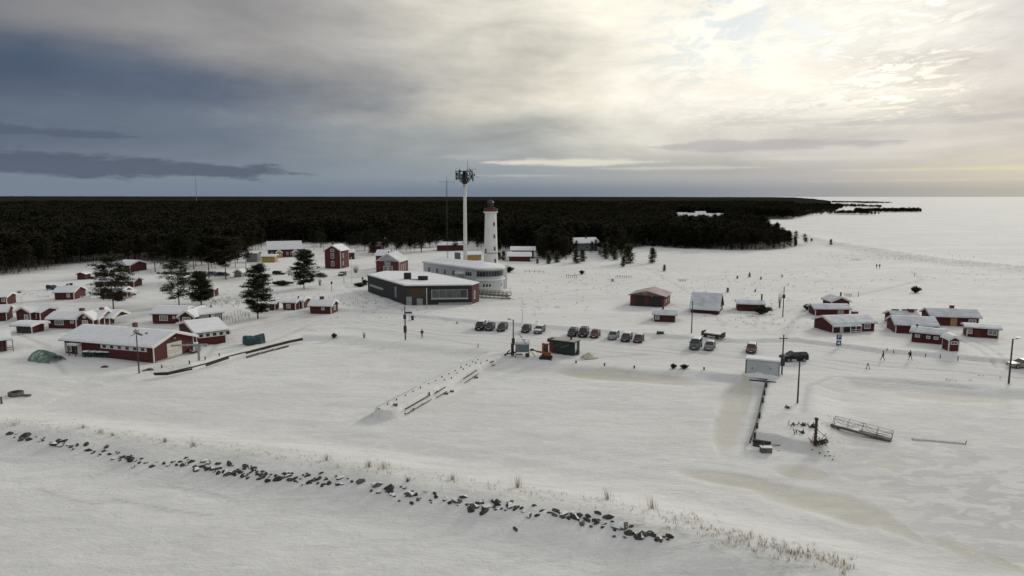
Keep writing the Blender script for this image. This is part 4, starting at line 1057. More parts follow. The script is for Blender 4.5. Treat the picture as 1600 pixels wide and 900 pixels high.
def big_pines():
    for i, (px, py, top, wid, lab, kw) in enumerate([
        (177.5, 483, 402, 70, 'large open-branched pine standing among the cabins on the left', dict(nb=85, clumps=6, per=24, base=.16, layered=1)),
        (280, 477.8, 408, 58, 'spreading pine with see-through branches left of the bushy dark pine', dict(nb=75, clumps=6, per=20, base=.18, layered=1)),
        (315, 480, 427, 42, 'short bushy very dark pine beside the see-through pine', dict(nb=90, clumps=6, per=30, base=.2)),
        (403, 497.8, 416, 50, 'tall dense pine by the track in the left centre', dict(nb=95, clumps=6, per=28, base=.13)),
        (475, 451.3, 394, 46, 'full rounded pine in front of the parked cars, left of the two-storey house', dict(nb=95, clumps=6, per=30, base=.14)),
        (326.7, 435, 376, 62, 'tall pine with a clear trunk at the edge of the wood, nearest the shelter', dict(nb=70, clumps=6, per=22, base=.40, needle=M_NEEDLE2)),
        (353, 437, 374, 60, 'tall umbrella-crowned pine just left of the grey shelter', dict(nb=75, clumps=6, per=22, base=.38, needle=M_NEEDLE2)),
        (303, 421, 377, 26, 'thin tall pine with snow flecks standing in front of the forest', dict(nb=22, clumps=3, per=9, base=.55, needle=M_NEEDLE2)),
        (242.5, 425, 366, 34, 'slim brownish pine at the forest edge above the two posts', dict(nb=50, clumps=5, per=14, base=.35, needle=M_NEEDLE2)),
        (283, 420, 372, 44, 'forked wide pine at the forest edge behind the see-through pine', dict(nb=50, clumps=5, per=16, base=.4, needle=M_NEEDLE2))]):
        g = at(px, py); k = g.y / F; h = (py - top) * k * 1.02
        ms = pine_meshes('pine%d' % i, 100 + i, h, wid * k / 2, size=.42 if i < 5 else .6, trunk_r=.17 if i < 5 else .2, **kw)
        tree('pine_tree', lab, g, ms, 0, group=None)
    # young pines and bushes on the snow field
    var = [pine_meshes('young%d' % i, 300 + i, 5.0, 1.55, base=.05, nb=40, clumps=4, per=14, size=.40, top='cone', needle=M_YOUNG, trunk_r=.07) for i in range(3)]
    L = [(899.5, 411.5, 390, 'young pine in front of the forest below the grey house'), (910, 409, 391, 'young pine just right of the one below the grey house'), (982, 412, 383, 'tall slim young pine right of the small hut'),
         (974, 416.5, 401, 'short bushy young pine at the foot of the slim one'), (1019.4, 411.5, 388, 'lone conical young pine in the open right of the hut'), (1037.8, 424, 414, 'small dark conical sapling standing alone above the barn'),
         (839.6, 411.6, 404, 'small sapling right of the stacked-roof cabin'), (857.5, 412, 396, 'young pine at the tip of the forest right of the lighthouse'), (870, 410, 394, 'young pine beside the forest tip, one step right'),
         (787, 407, 393, 'slim sapling between the lighthouse and the stacked-roof cabin'), (780, 406, 395, 'slim sapling touching the right side of the lighthouse'), (1180, 456, 452, 'dark sapling, largest in the scatter right of the steep-roofed cottage'),
         (1298, 382.5, 374, 'lone dark pine on the beach beyond the wood tip'), (960, 406, 386, 'young pine in front of the small dark hut'), (946, 404, 380, 'darker young pine left of the small hut'),
         (1137, 457, 450, 'sapling upper left of the scatter in the snow field'), (1152, 435.5, 431, 'tiny sapling further up the snow field'), (1171, 433, 426, 'small sapling with a pointed top in the upper snow field'), (1189, 437, 432.5, 'round little sapling in the upper snow field'), (1222, 433, 429, 'tiny sapling at the right of the scatter in the snow field')]
    for i, (px, py, top, lab) in enumerate(L):
        g = at(px, py); h = (py - top) * g.y / F
        s = h / 5.0; w = s * random.uniform(.9, 1.25)
        tree('young_pine', lab, g, var[i % 3], random.uniform(0, 6), (w, w, s), 'young pines in the snow field')
    # leafless bushes
    def bush_mesh(seed, r, h, n, m, spread=1.0, leaf=False):
        rng = random.Random(seed); b = MB(); vs = []; fs = []
        for _ in range(n):
            a = rng.uniform(0, 6.283); q = rng.uniform(.1, 1) * r; hh = h * rng.uniform(.6, 1) * (1 - .35 * q / r)
            p0 = Vector((rng.gauss(0, r * .15), rng.gauss(0, r * .15), -.1)); p1 = Vector((math.cos(a) * q * spread, math.sin(a) * q * spread, hh))
            b.tube(p0, p1, .025, .008, 3)
            if leaf:
                for _k in range(26): tuft(vs, fs, p0 + (p1 - p0) * rng.uniform(.4, 1.05) + Vector((rng.gauss(0, .12), rng.gauss(0, .12), 0)), .34, rng)
        if leaf: n0 = len(b.v); b.v += vs; b.f += [tuple(n0 + i for i in f) for f in fs]
        return b.mesh('bush_mesh', m)
    bare = [bush_mesh(i, 1.2, 2.0, 60, M_TWIG) for i in range(2)]; ever = [bush_mesh(10 + i, 1.3, 1.5, 60, M_NEEDLE, leaf=True) for i in range(2)]
    for px, py, w, h, kind, lab in [(556, 426, 15, 13, 0, 'large bare reddish bush right of the two-storey house'), (500, 446, 9, 14, 0, 'upright bare bush in front of the reddish parked car'), (1218, 481, 8, 30, 0, 'tall bare birch-like shrub beside a utility pole'),
            (1190, 491, 30, 11, 1, 'dark juniper thicket at the corner of the low cabin'), (795, 425.5, 17, 7, 1, 'dark low thicket right of the white station roof'), (909, 428.5, 9, 5, 1, 'small black bush alone in the open snow field'),
            (1430.5, 457.5, 15, 8, 1, 'rounded black bush alone on the snow above the right cluster'), (1262, 484, 15, 7, 1, 'evergreen shrubs left of the right-hand cabin cluster'), (1052, 576, 10, 6, 1, 'left one of two low dark twiggy clumps on the quay edge'), (1069, 576, 15, 5, 1, 'right one of two low dark twiggy clumps on the quay edge'),
            (570, 444, 10, 6, 1, 'dark shrub at the left end of the grey building'), (562, 448, 22, 5, 1, 'row of low dark shrubs left of the grey building'), (440, 446, 36, 6, 1, 'dark low hedge below the snow-covered car'), (1117, 492, 5, 10, 0, 'small bare bush at the steep-roofed cottage corner'),
            (522, 528, 9, 6, 1, 'small dark shrub on the bank left of the walking person'), (569, 528, 8, 11, 0, 'thin bare bush on the snow bank left of the utility pole'), (747, 543, 4, 8, 0, 'little bare bush on the bank above the middle pier'),
            (637, 752, 14, 8, 0, 'tangled bare bush behind the breakwater stones'), (30, 458, 12, 5, 0, 'low bare twigs in the snow near the left edge'), (1157, 486, 9, 6, 0, 'snow-dusted twigs below the low cabin'), (1228, 660, 1, 1, 0, '')]:
        if not lab: continue
        g = at(px, py); k = g.y / F; ms = (ever if kind else bare)[int(px) % 2]
        o = bpy.data.objects.new('bush', ms); link(o); o.location = g; o.scale = (w * k / 2.6, max(.5, min(w, 14) * k / 2.6), h * k / (1.0 if kind else 1.7)); tag(o, lab, 'bush')


big_pines()


def forest():
    # px outline of the wood; front edge first (left to right), then the bay, then the horizon
    POLY = [(-900, 500), (-300, 445), (0, 431), (60, 424), (110, 412), (170, 407), (215, 408), (250, 411), (290, 409), (330, 407), (372, 402), (384, 392), (410, 378), (480, 379), (497, 381), (520, 378), (560, 384), (576, 388), (600, 379), (640, 391), (655, 380), (690, 375), (730, 377),
            (770, 384), (792, 390), (836, 393), (845, 409), (885, 408), (893, 394), (898, 386), (940, 386), (952, 401), (968, 396), (985, 389), (1010, 384), (1060, 388), (1120, 390), (1180, 391), (1225, 388), (1245, 384), (1232, 377), (1205, 368),
            (1180, 362), (1160, 356), (1146, 356), (1136, 361), (1110, 363), (1060, 362), (1046, 350), (1052, 339), (1090, 338), (1131, 338.5), (1140, 342.2), (1200, 340.8), (1240, 341.2), (1262, 336.5), (1300, 332), (1316, 325), (1310, 318), (1290, 314.5), (1262, 311.0), (1230, 309.2), (-6000, 309.2), (-6000, 900)]
    ISL = [[(1336, 330.6), (1395, 330.9), (1442, 330.6), (1436, 328.6), (1395, 328.2), (1336, 328.4)], [(1300, 323.4), (1345, 323), (1380, 324.6), (1375, 322.6), (1345, 321.6), (1310, 321.0)], [(1300, 316.6), (1328, 316.4), (1350, 317.4), (1398, 317.3), (1350, 316.2), (1300, 315.4)],
           [(1262, 337.6), (1300, 334), (1352, 334.6), (1380, 335.2), (1352, 333.4), (1312, 332.6)], [(1240, 385), (1266, 382.5), (1278, 380.5), (1262, 379), (1240, 380)]]
    rng = np.random.RandomState(5)
    pts = []
    def band(y0, y1, s, polys=(POLY,), keep=1.0, jit=.42):
        xs = np.arange(-y1 * .95, y1 * .62, s); ysv = np.arange(y0, y1, s)
        X, Y = np.meshgrid(xs, ysv); X = X + rng.uniform(-jit, jit, X.shape) * s; Y = Y + rng.uniform(-jit, jit, Y.shape) * s
        X = X.ravel(); Y = Y.ravel()
        m = np.abs(X) < Y * .93 + 20; X = X[m]; Y = Y[m]
        PX, PY = to_px(X, Y, 1.5)
        ok = np.zeros(X.shape, bool)
        for P in polys: ok |= inside(PX, PY, P)
        ok &= rng.rand(*X.shape) < keep
        return np.stack([X[ok], Y[ok], PX[ok], PY[ok]], 1)
    near = band(150, 560, 4.1); mid = band(560, 1100, 6.0); farr = band(1100, 2300, 10.5)
    isl = band(380, 1600, 6.5, ISL[:1] + ISL[3:] + ISL[4:]); isl2 = band(1200, 5200, 14, ISL[1:3])
    allp = np.vstack([near, mid, farr, isl, isl2])
    # keep small glades round the houses
    for gx, gy, gr in ((916, 392, 20), (704, 392, 22), (965, 390, 10), (586, 395, 10)):
        w = atz(gx, gy, 1.5); d = np.hypot(allp[:, 0] - w[0], (allp[:, 1] - w[1]) * 1.0); allp = allp[d > gr * .35 * 1.2]
    # loose pines standing out in the glades between the houses and the wood
    loose = []
    for (x0, x1, y0, y1, n) in ((484, 506, 384, 392, 7), (545, 590, 386, 395, 14), (598, 660, 384, 402, 20), (655, 760, 378, 392, 26), (380, 420, 378, 392, 16), (776, 795, 388, 400, 5), (250, 385, 405, 418, 22), (120, 200, 405, 411, 8), (560, 584, 392, 402, 3), (862, 900, 392, 404, 8), (925, 985, 388, 402, 12)):
        for _ in range(n):
            px = rng.uniform(x0, x1); py = rng.uniform(y0, y1)
            if 410 < px < 474 and py > 380: continue
            x, y = atz(px, py, 1.8); loose.append((x, y, px, py))
    allp = np.vstack([allp, loose])
    # individuals: nearest the front edge and in frame
    edge = wl(POLY[1:45], 1.5); d = seg_dist(allp[:, 0], allp[:, 1], edge)
    infr = (allp[:, 2] > -20) & (allp[:, 2] < 1620) & (allp[:, 1] < 520)
    score = np.where(infr, d + allp[:, 1] * .02, 1e9); score[-len(loose):] = -1; order = np.argsort(score)[:290]
    ind = allp[order]; rest = np.delete(allp, order, 0)
    var = []
    for i in range(7):
        var.append(pine_meshes('forest%d' % i, 500 + i, 12.0, 2.5 + .25 * (i % 3), base=(.30, .38, .45)[i % 3], nb=26, clumps=3, per=10, size=.85, needle=M_NEEDLE2, trunk_r=.15, top='round' if i % 2 else 'cone'))
    full = []
    for i in range(4):
        full.append(pine_meshes('edge_pine%d' % i, 560 + i, 12.0, 2.6, base=.10, nb=34, clumps=3, per=10, size=.8, needle=M_NEEDLE2, trunk_r=.15, top='cone'))
    zz = ground(ind[:, 0], ind[:, 1])
    for (x, y, px, py), z in zip(ind, zz):
        s = random.uniform(.72, 1.12) * (.95 if px < 880 else .8); s *= 1.0 if px < 700 else .93
        if px > 835 and random.random() < .7: v = random.choice(full); lab = 'dark full-branched pine along the front edge of the wood on the right'; s *= .9
        elif px > 835: v = random.choice(var); lab = 'dark clear-trunked pine along the front edge of the wood on the right'
        else: v = random.choice(var); lab = 'dark tall pine in the front row of the great forest on the left and centre'
        if 395 < px < 780: s *= .82
        s *= float(np.interp(px, [1090, 1235, 1280], [1, .62, .4]))
        tree('forest_pine', lab, (x, y, z - .1), v, random.uniform(0, 6.28), (s, s, s * random.uniform(.9, 1.12)), 'pines along the forest front, ' + ('right of the lighthouse' if px > 835 else 'left and centre'))
    # the mass behind: instanced
    lib = bpy.data.collections.new('forest_library')
    for i, v in enumerate(var[:6]):
        me = v[1].copy(); b = bmesh.new(); b.from_mesh(me); b.from_mesh(v[0])
        me2 = bpy.data.meshes.new('forest_tree_mesh'); nc = len(v[1].polygons); b.to_mesh(me2); me2.materials.append(M_NEEDLE2); me2.materials.append(M_BARK); b.free()
        me2.polygons.foreach_set('material_index', [0] * nc + [1] * (len(me2.polygons) - nc))
        lib.objects.link(bpy.data.objects.new('forest_tree_%d' % i, me2))
    z = ground(rest[:, 0], rest[:, 1])
    n = len(rest); me = bpy.data.meshes.new('pine_forest'); me.vertices.add(n)
    co = np.stack([rest[:, 0], rest[:, 1], z - .15], 1)
    me.vertices.foreach_set('co', co.ravel())
    sc = rng.uniform(.74, 1.16, n) * (1 + .12 * np.clip((rest[:, 1] - 700) / 1500, 0, 1)) * np.where((rest[:, 2] > 1262) | ((rest[:, 1] > 900) & (rest[:, 2] > 1240)), .5, 1.0) * np.where(rest[:, 1] < 520, np.interp(rest[:, 2], [1090, 1235, 1280], [1, .62, .4]), 1)
    sc *= 1 + .25 * fbm(rest[:, 0], rest[:, 1], 60, 3, 77) * 2
    sc *= np.where((rest[:, 2] > 400) & (rest[:, 2] < 780) & (rest[:, 1] < 420), .85, 1)
    wide = sc * (1 + .75 * np.clip((rest[:, 1] - 560) / 1400, 0, 1))
    a = me.attributes.new('tree_scale', 'FLOAT_VECTOR', 'POINT'); a.data.foreach_set('vector', np.stack([wide, wide, sc], 1).ravel().astype(np.float32))
    a = me.attributes.new('turn', 'FLOAT_VECTOR', 'POINT'); rz = rng.uniform(0, 6.28, n); a.data.foreach_set('vector', np.stack([rz * 0, rz * 0, rz], 1).ravel().astype(np.float32))
    o = bpy.data.objects.new('pine_forest', me); link(o); o['kind'] = 'stuff'
    o['label'] = 'dark pine forest stretching from the clearing back to the horizon'; o['category'] = 'forest'
    ng = bpy.data.node_groups.new('scatter', 'GeometryNodeTree')
    ng.interface.new_socket('Geometry', in_out='INPUT', socket_type='NodeSocketGeometry'); ng.interface.new_socket('Geometry', in_out='OUTPUT', socket_type='NodeSocketGeometry')
    N = ng.nodes; Lk = ng.links
    gi = N.new('NodeGroupInput'); go = N.new('NodeGroupOutput'); ci = N.new('GeometryNodeCollectionInfo'); ip = N.new('GeometryNodeInstanceOnPoints')
    ci.inputs[0].default_value = lib; ci.inputs['Separate Children'].default_value = True; ci.inputs['Reset Children'].default_value = True
    ip.inputs['Pick Instance'].default_value = True
    s_ = N.new('GeometryNodeInputNamedAttribute'); s_.data_type = 'FLOAT_VECTOR'; s_.inputs[0].default_value = 'tree_scale'
    t_ = N.new('GeometryNodeInputNamedAttribute'); t_.data_type = 'FLOAT_VECTOR'; t_.inputs[0].default_value = 'turn'
    Lk.new(gi.outputs[0], ip.inputs['Points']); Lk.new(ci.outputs[0], ip.inputs['Instance']); Lk.new(s_.outputs[0], ip.inputs['Scale']); Lk.new(t_.outputs[0], ip.inputs['Rotation']); Lk.new(ip.outputs[0], go.inputs[0])
    md = o.modifiers.new('scatter', 'NODES'); md.node_group = ng
    # far canopy, a rough sheet of tree tops with real height
    az = np.linspace(-47, 24.6, 620); ds = 2150 * 1.022 ** np.arange(112)
    AZ, D = np.meshgrid(np.radians(az), ds); X = np.sin(AZ) * D; Y = np.cos(AZ) * D
    PX, PY = to_px(X, Y, 1.5); lim = np.interp(Y, [2150, 3200, 6000, 14000, 30000], [1309, 1298, 1270, 1240, 1180])
    m = (PX < lim)
    hh = 9.5 + 9 * np.abs(fbm(X, Y, 90, 4, 9)) + 7 * fbm(X, Y, 700, 3, 19) + rng.uniform(-1.6, 1.6, X.shape)
    hh = hh + np.clip((Y - 3500) / 9000, 0, 1) * np.interp(PX, [0, 900, 1300], [26, 12, 0])
    Z = np.where(m, hh, -3)
    co = np.stack([X, Y, Z], -1).reshape(-1, 3); nt = len(az); i = np.arange(len(ds) - 1)[:, None] * nt + np.arange(nt - 1)[None, :]
    q = np.stack([i, i + 1, i + 1 + nt, i + nt], -1).reshape(-1, 4)
    me = bpy.data.meshes.new('far_forest'); me.vertices.add(len(co)); me.vertices.foreach_set('co', co.ravel())
    me.loops.add(q.size); me.loops.foreach_set('vertex_index', q.ravel()); me.polygons.add(len(q)); me.polygons.foreach_set('loop_start', np.arange(len(q)) * 4); me.update()
    me.materials.append(mat('far_forest_canopy', (.019, .021, .018), 1.0, 0, .01, col2=(.034, .034, .029), spec=0.0))
    o = bpy.data.objects.new('far_forest', me); link(o); o['kind'] = 'stuff'; o['label'] = 'far-off forest canopy along the horizon'; o['category'] = 'forest'


forest()

# ------------------------------------------------------------------ cars
def car_mesh_set(kind):
    """local frame: nose towards -Y, centred on the ground"""
    if kind == 'wagon': L, Wd, prof, gh, rf = 4.6, 1.78, [(-2.3, .62), (-2.2, .78), (-1.15, .92), (-.95, .95), (2.15, 1.0), (2.3, .9)], [(-1.05, .93), (-.35, 1.42), (1.75, 1.46), (2.2, .98)], 1.46
    elif kind == 'suv': L, Wd, prof, gh, rf = 4.75, 1.88, [(-2.37, .75), (-2.28, .98), (-1.2, 1.10), (-1.0, 1.12), (2.25, 1.15), (2.37, 1.0)], [(-1.05, 1.1), (-.45, 1.66), (1.9, 1.70), (2.28, 1.14)], 1.7
    elif kind == 'van': L, Wd, prof, gh, rf = 4.8, 1.9, [(-2.4, .8), (-2.3, 1.0), (-1.6, 1.15), (-1.4, 1.18), (2.3, 1.2), (2.4, 1.1)], [(-1.55, 1.15), (-.75, 1.84), (2.15, 1.9), (2.36, 1.2)], 1.9
    else: L, Wd, prof, gh, rf = 4.1, 1.72, [(-2.05, .62), (-1.95, .8), (-1.05, .93), (-.85, .96), (1.75, 1.0), (2.05, .85)], [(-.95, .94), (-.25, 1.42), (1.15, 1.45), (1.9, .99)], 1.45
    w = Wd / 2
    hull = MB(); vs = []; fs = []
    for y, z in prof:
        nose = .88 if abs(y) > L / 2 - .15 else (.96 if abs(y) > L / 2 - .35 else 1)
        ww = w * nose
        vs += [(-ww * .92, y, .24), (-ww, y, .42), (-ww, y, z * .82), (-ww * .93, y, z), (ww * .93, y, z), (ww, y, z * .82), (ww, y, .42), (ww * .92, y, .24)]
    n = len(prof)
    for i in range(n - 1):
        for j in range(8): fs.append((i * 8 + j, i * 8 + (j + 1) % 8, (i + 1) * 8 + (j + 1) % 8, (i + 1) * 8 + j))
    fs += [tuple(range(7, -1, -1)), tuple((n - 1) * 8 + j for j in range(8))]
    hull.add(vs, fs)
    glass = MB(); (y0, z0), (y1, z1), (y2, z2), (y3, z3) = gh; a = w * .92; b = w * .76
    glass.add([(-a, y0, z0 - .02), (a, y0, z0 - .02), (-b, y1, z1 - .04), (b, y1, z1 - .04), (-b, y2, z2 - .04), (b, y2, z2 - .04), (-a, y3, z3 - .02), (a, y3, z3 - .02)],
              [(0, 1, 3, 2), (2, 3, 5, 4), (4, 5, 7, 6), (0, 2, 4, 6), (1, 7, 5, 3)])
    roof = MB(); roof.add([(-b - .02, y1 - .05, z1 - .05), (b + .02, y1 - .05, z1 - .05), (b + .02, y2 + .05, z2 - .05), (-b - .02, y2 + .05, z2 - .05), (-b + .08, y1 + .05, z1 + .02), (b - .08, y1 + .05, z1 + .02), (b - .08, y2 - .05, z2 + .02), (-b + .08, y2 - .05, z2 + .02)],
                          [(4, 5, 6, 7), (0, 1, 5, 4), (1, 2, 6, 5), (2, 3, 7, 6), (3, 0, 4, 7), (0, 3, 2, 1)])
    for s in (-1, 1):
        roof.tube((s * a, y0, z0), (s * b, y1, z1 - .03), .045, n=4); roof.tube((s * b, y2, z2 - .03), (s * a, y3, z3), .06, n=4)
        ym = (y1 + y2) / 2; roof.tube((s * (a + .01), ym, z0), (s * (b + .02), ym, z1 - .03), .045, n=4)
    snow = MB(); snow.add([(-b + .02, y1 + .1, z1 + .03), (b - .02, y1 + .1, z1 + .03), (b - .02, y2 - .1, z2 + .03), (-b + .02, y2 - .1, z2 + .03), (-b + .15, y1 + .25, z1 + .13), (b - .2, y1 + .2, z1 + .12), (b - .15, y2 - .2, z2 + .14), (-b + .15, y2 - .25, z2 + .12)],
                          [(4, 5, 6, 7), (0, 1, 5, 4), (1, 2, 6, 5), (2, 3, 7, 6), (3, 0, 4, 7)])
    wheel = MB()
    tyre = []
    whl = MB(); 
    whl.lathe([(.2, -.1), (.33, -.09), (.335, .09), (.2, .1)], 14)
    rim = MB().lathe([(.19, -.11), (.2, .11)], 10)
    hood = MB(); hood.add([(-w * .85, -L / 2 + .25, prof[1][1] + .02), (w * .85, -L / 2 + .25, prof[1][1] + .02), (w * .8, prof[2][0] - .02, prof[2][1] + .02), (-w * .8, prof[2][0] - .02, prof[2][1] + .02),
                           (-w * .7, -L / 2 + .4, prof[1][1] + .08), (w * .7, -L / 2 + .4, prof[1][1] + .08), (w * .65, prof[2][0] - .1, prof[2][1] + .09), (-w * .65, prof[2][0] - .1, prof[2][1] + .09)], [(4, 5, 6, 7), (0, 1, 5, 4), (1, 2, 6, 5), (2, 3, 7, 6), (3, 0, 4, 7)])
    return dict(L=L, w=w, hull=hull, glass=glass, roof=roof, snow=snow, wheel=whl, rim=rim, hood=hood, nose=prof[1][1], tail=prof[-1][1], rf=rf)


CARSETS = {}
def car(kind, paint, label, px, py, yaw, snow=True, hood=False, group='cars parked along the snow bank'):
    if kind not in CARSETS:
        c = car_mesh_set(kind); CARSETS[kind] = c
        for k in ('glass', 'snow', 'wheel', 'rim', 'hood'): c['m_' + k] = c[k].mesh('car_' + k, {'glass': M_GLASS, 'snow': M_SNOWR, 'wheel': M_RUBBER, 'rim': M_STEEL, 'hood': M_SNOWR}[k])
    c = CARSETS[kind]; g = at(px, py)
    r = thing('parked_car', label, 'car', g, R(yaw), group)
    c['hull'].build('body', paint, r); c['roof'].build('roof', paint, r)
    link(bpy.data.objects.new('window_glass', c['m_glass']), r)
    if snow: link(bpy.data.objects.new('snow_cover', c['m_snow']), r)
    if hood: link(bpy.data.objects.new('bonnet_snow', c['m_hood']), r)
    for sx in (-1, 1):
        for sy in (-1, 1):
            w = link(bpy.data.objects.new('wheel', c['m_wheel']), r); w.location = (sx * (c['w'] - .08), sy * c['L'] * .3, .33); w.rotation_euler = (0, math.pi / 2, 0)
            link(bpy.data.objects.new('rim', c['m_rim']), w)
        MB().box(sx * c['w'] * .6 - .17, sx * c['w'] * .6 + .17, -c['L'] / 2 - .012, -c['L'] / 2 + .2, c['nose'] - .22, c['nose'] - .06).build('headlight', M_STEEL, r)
        MB().box(sx * c['w'] * .7 - .13, sx * c['w'] * .7 + .13, c['L'] / 2 - .2, c['L'] / 2 + .012, c['tail'] - .25, c['tail'] - .05).build('tail_light', M_BRED, r)
        MB().box(sx * (c['w'] + .02), sx * (c['w'] + .2), -c['L'] * .2, -c['L'] * .2 + .1, c['nose'] + .12, c['nose'] + .26).build('mirror', paint, r)
    MB().box(-.26, .26, -c['L'] / 2 - .03, -c['L'] / 2 + .1, .42, .54).build('number_plate', M_PURE, r)
    return r


def paint(name, col, rough=.45): return mat(name, tuple(c * .75 for c in col), rough, .15, 3, spec=.3)
CP = dict(black=paint('black_car_paint', (.018, .018, .022)), navy=paint('navy_car_paint', (.02, .026, .04)), red=paint('red_car_paint', (.20, .03, .035)), silver=paint('silver_car_paint', (.30, .31, .32)), wine=paint('wine_car_paint', (.09, .018, .02)),
          grey=paint('grey_car_paint', (.11, .12, .13)), lgrey=paint('light_grey_car_paint', (.22, .235, .24)), brown=paint('rust_red_car_paint', (.16, .055, .04)), beige=paint('pale_gold_car_paint', (.38, .36, .28)))


def cars():
    for a in [('suv', 'black', 'dark car, leftmost of the whole parked row', 751, 516.5, -8), ('hatch', 'navy', 'dark car second from the left of the parked row', 766, 517, -10), ('wagon', 'black', 'dark car third from the left, with a gap on its right', 785, 518, -12),
              ('hatch', 'black', 'plain dark hatchback just right of the thin lamp pole', 822.5, 520.5, -12), ('wagon', 'grey', 'grey car with snow on bonnet and roof beside the plain dark hatchback', 843, 521.8, -16),
              ('wagon', 'black', 'black car behind the green kiosk trailer chimney', 895, 526.3, -14), ('suv', 'black', 'black car touching the left side of the red car', 912, 527.3, -14), ('hatch', 'red', 'bright red hatchback in the middle of the parked row', 930, 528.8, -17),
              ('wagon', 'silver', 'silver station wagon right of the red hatchback', 958.5, 531, -20), ('wagon', 'black', 'black car between the silver wagon and the wine-red car', 979, 534, -20), ('hatch', 'wine', 'dark wine-red car with a snow-topped roof at the right end of the row', 998, 536, -20)]:
        car(a[0], CP[a[1]], a[2], a[3], a[4] - 2.5, a[5], 'snow' in a[2] or 'leftmost' in a[2] or 'silver' in a[2], 'bonnet' in a[2])
    car('van', CP['grey'], 'grey minivan with snow on its roof, left of the two by the log pile', 1087, 543.5, -24)
    car('hatch', CP['lgrey'], 'light grey hatchback with a snowy roof right of the minivan', 1109, 545, -24)
    car('wagon', CP['brown'], 'rust-red car standing alone on the road left of the utility pole', 1174, 549, -22)
    c = car('suv', CP['black'], 'long black off-road car seen side-on behind the light grey container', 1240, 563.5, -84, True)
    car('wagon', CP['beige'], 'pale gold car cut by the right edge of the frame', 1598, 574, -92, False, group='cars')
    car('wagon', CP['black'], 'dark car beside the small cabin with black chimney pipes', 82, 452.5, 60, True, group='cars by the houses')
    car('hatch', CP['wine'], 'dark reddish car beside the big pine, nose towards the two-storey house', 503, 432.8, 60, False, group='cars by the houses')
    car('hatch', CP['navy'], 'dark car with snow on its roof in front of the two-storey house', 535, 430.5, -10, True, True, group='cars by the houses')
    car('wagon', CP['black'], 'car buried in snow with a dark windscreen behind the hedge', 436, 429, 80, True, True, group='cars by the houses')
    car('wagon', CP['grey'], 'grey-blue car parked under the tall forest-edge pine', 334, 430.5, 70, False, group='cars by the houses')
    car('wagon', CP['navy'], 'dark car parked left of the grey shelter', 349, 431, 75, True, group='cars by the houses')
    car('hatch', CP['red'], 'red and white car parked behind the steel crane post', 304, 549, 20, True, group='cars by the houses')


cars()

# ------------------------------------------------------------------ poles
def pole(px, py, top, label, r=.13, name='utility_pole', mt=None, cat='pole', parts=(), group=None):
    g = at(px, py); h = (py - top) * math.hypot(g.y, 0) / F * 1.03
    t = thing(name, label, cat, g, 0, group)
    MB().tube((0, 0, -.5), (0, 0, h), r, r * .7, 8).build('shaft', mt or M_POLE, t, True)
    for p in parts:
        if p == 'arm': MB().box(-.7, .7, -.06, .06, h - .7, h - .58).build('crossarm', M_POLE, t)
        if p == 'box': MB().box(-.3, .25, -.3, .1, h * .62, h * .74).build('switch_box', M_BLACKM, t)
        if p == 'lowbox': MB().box(-.3, .3, -.3, .1, h * .22, h * .42).build('cable_box', M_BLACKM, t)
        if p == 'insul':
            for s in (-.5, 0, .5): MB().tube((s, 0, h - .58), (s, 0, h - .35), .05).build('insulator', M_PURE, t)
        if p == 'lampL' or p == 'lampR':
            s = -1 if p == 'lampL' else 1
            MB().tube((0, 0, h - .15), (s * 1.0, 0, h + .05), .05).build('lamp_arm', M_STEEL, t); MB().box(s * .8 - .3, s * .8 + .3, -.14, .14, h + .04, h + .2).build('lamp_head', M_STEEL, t)
    return t


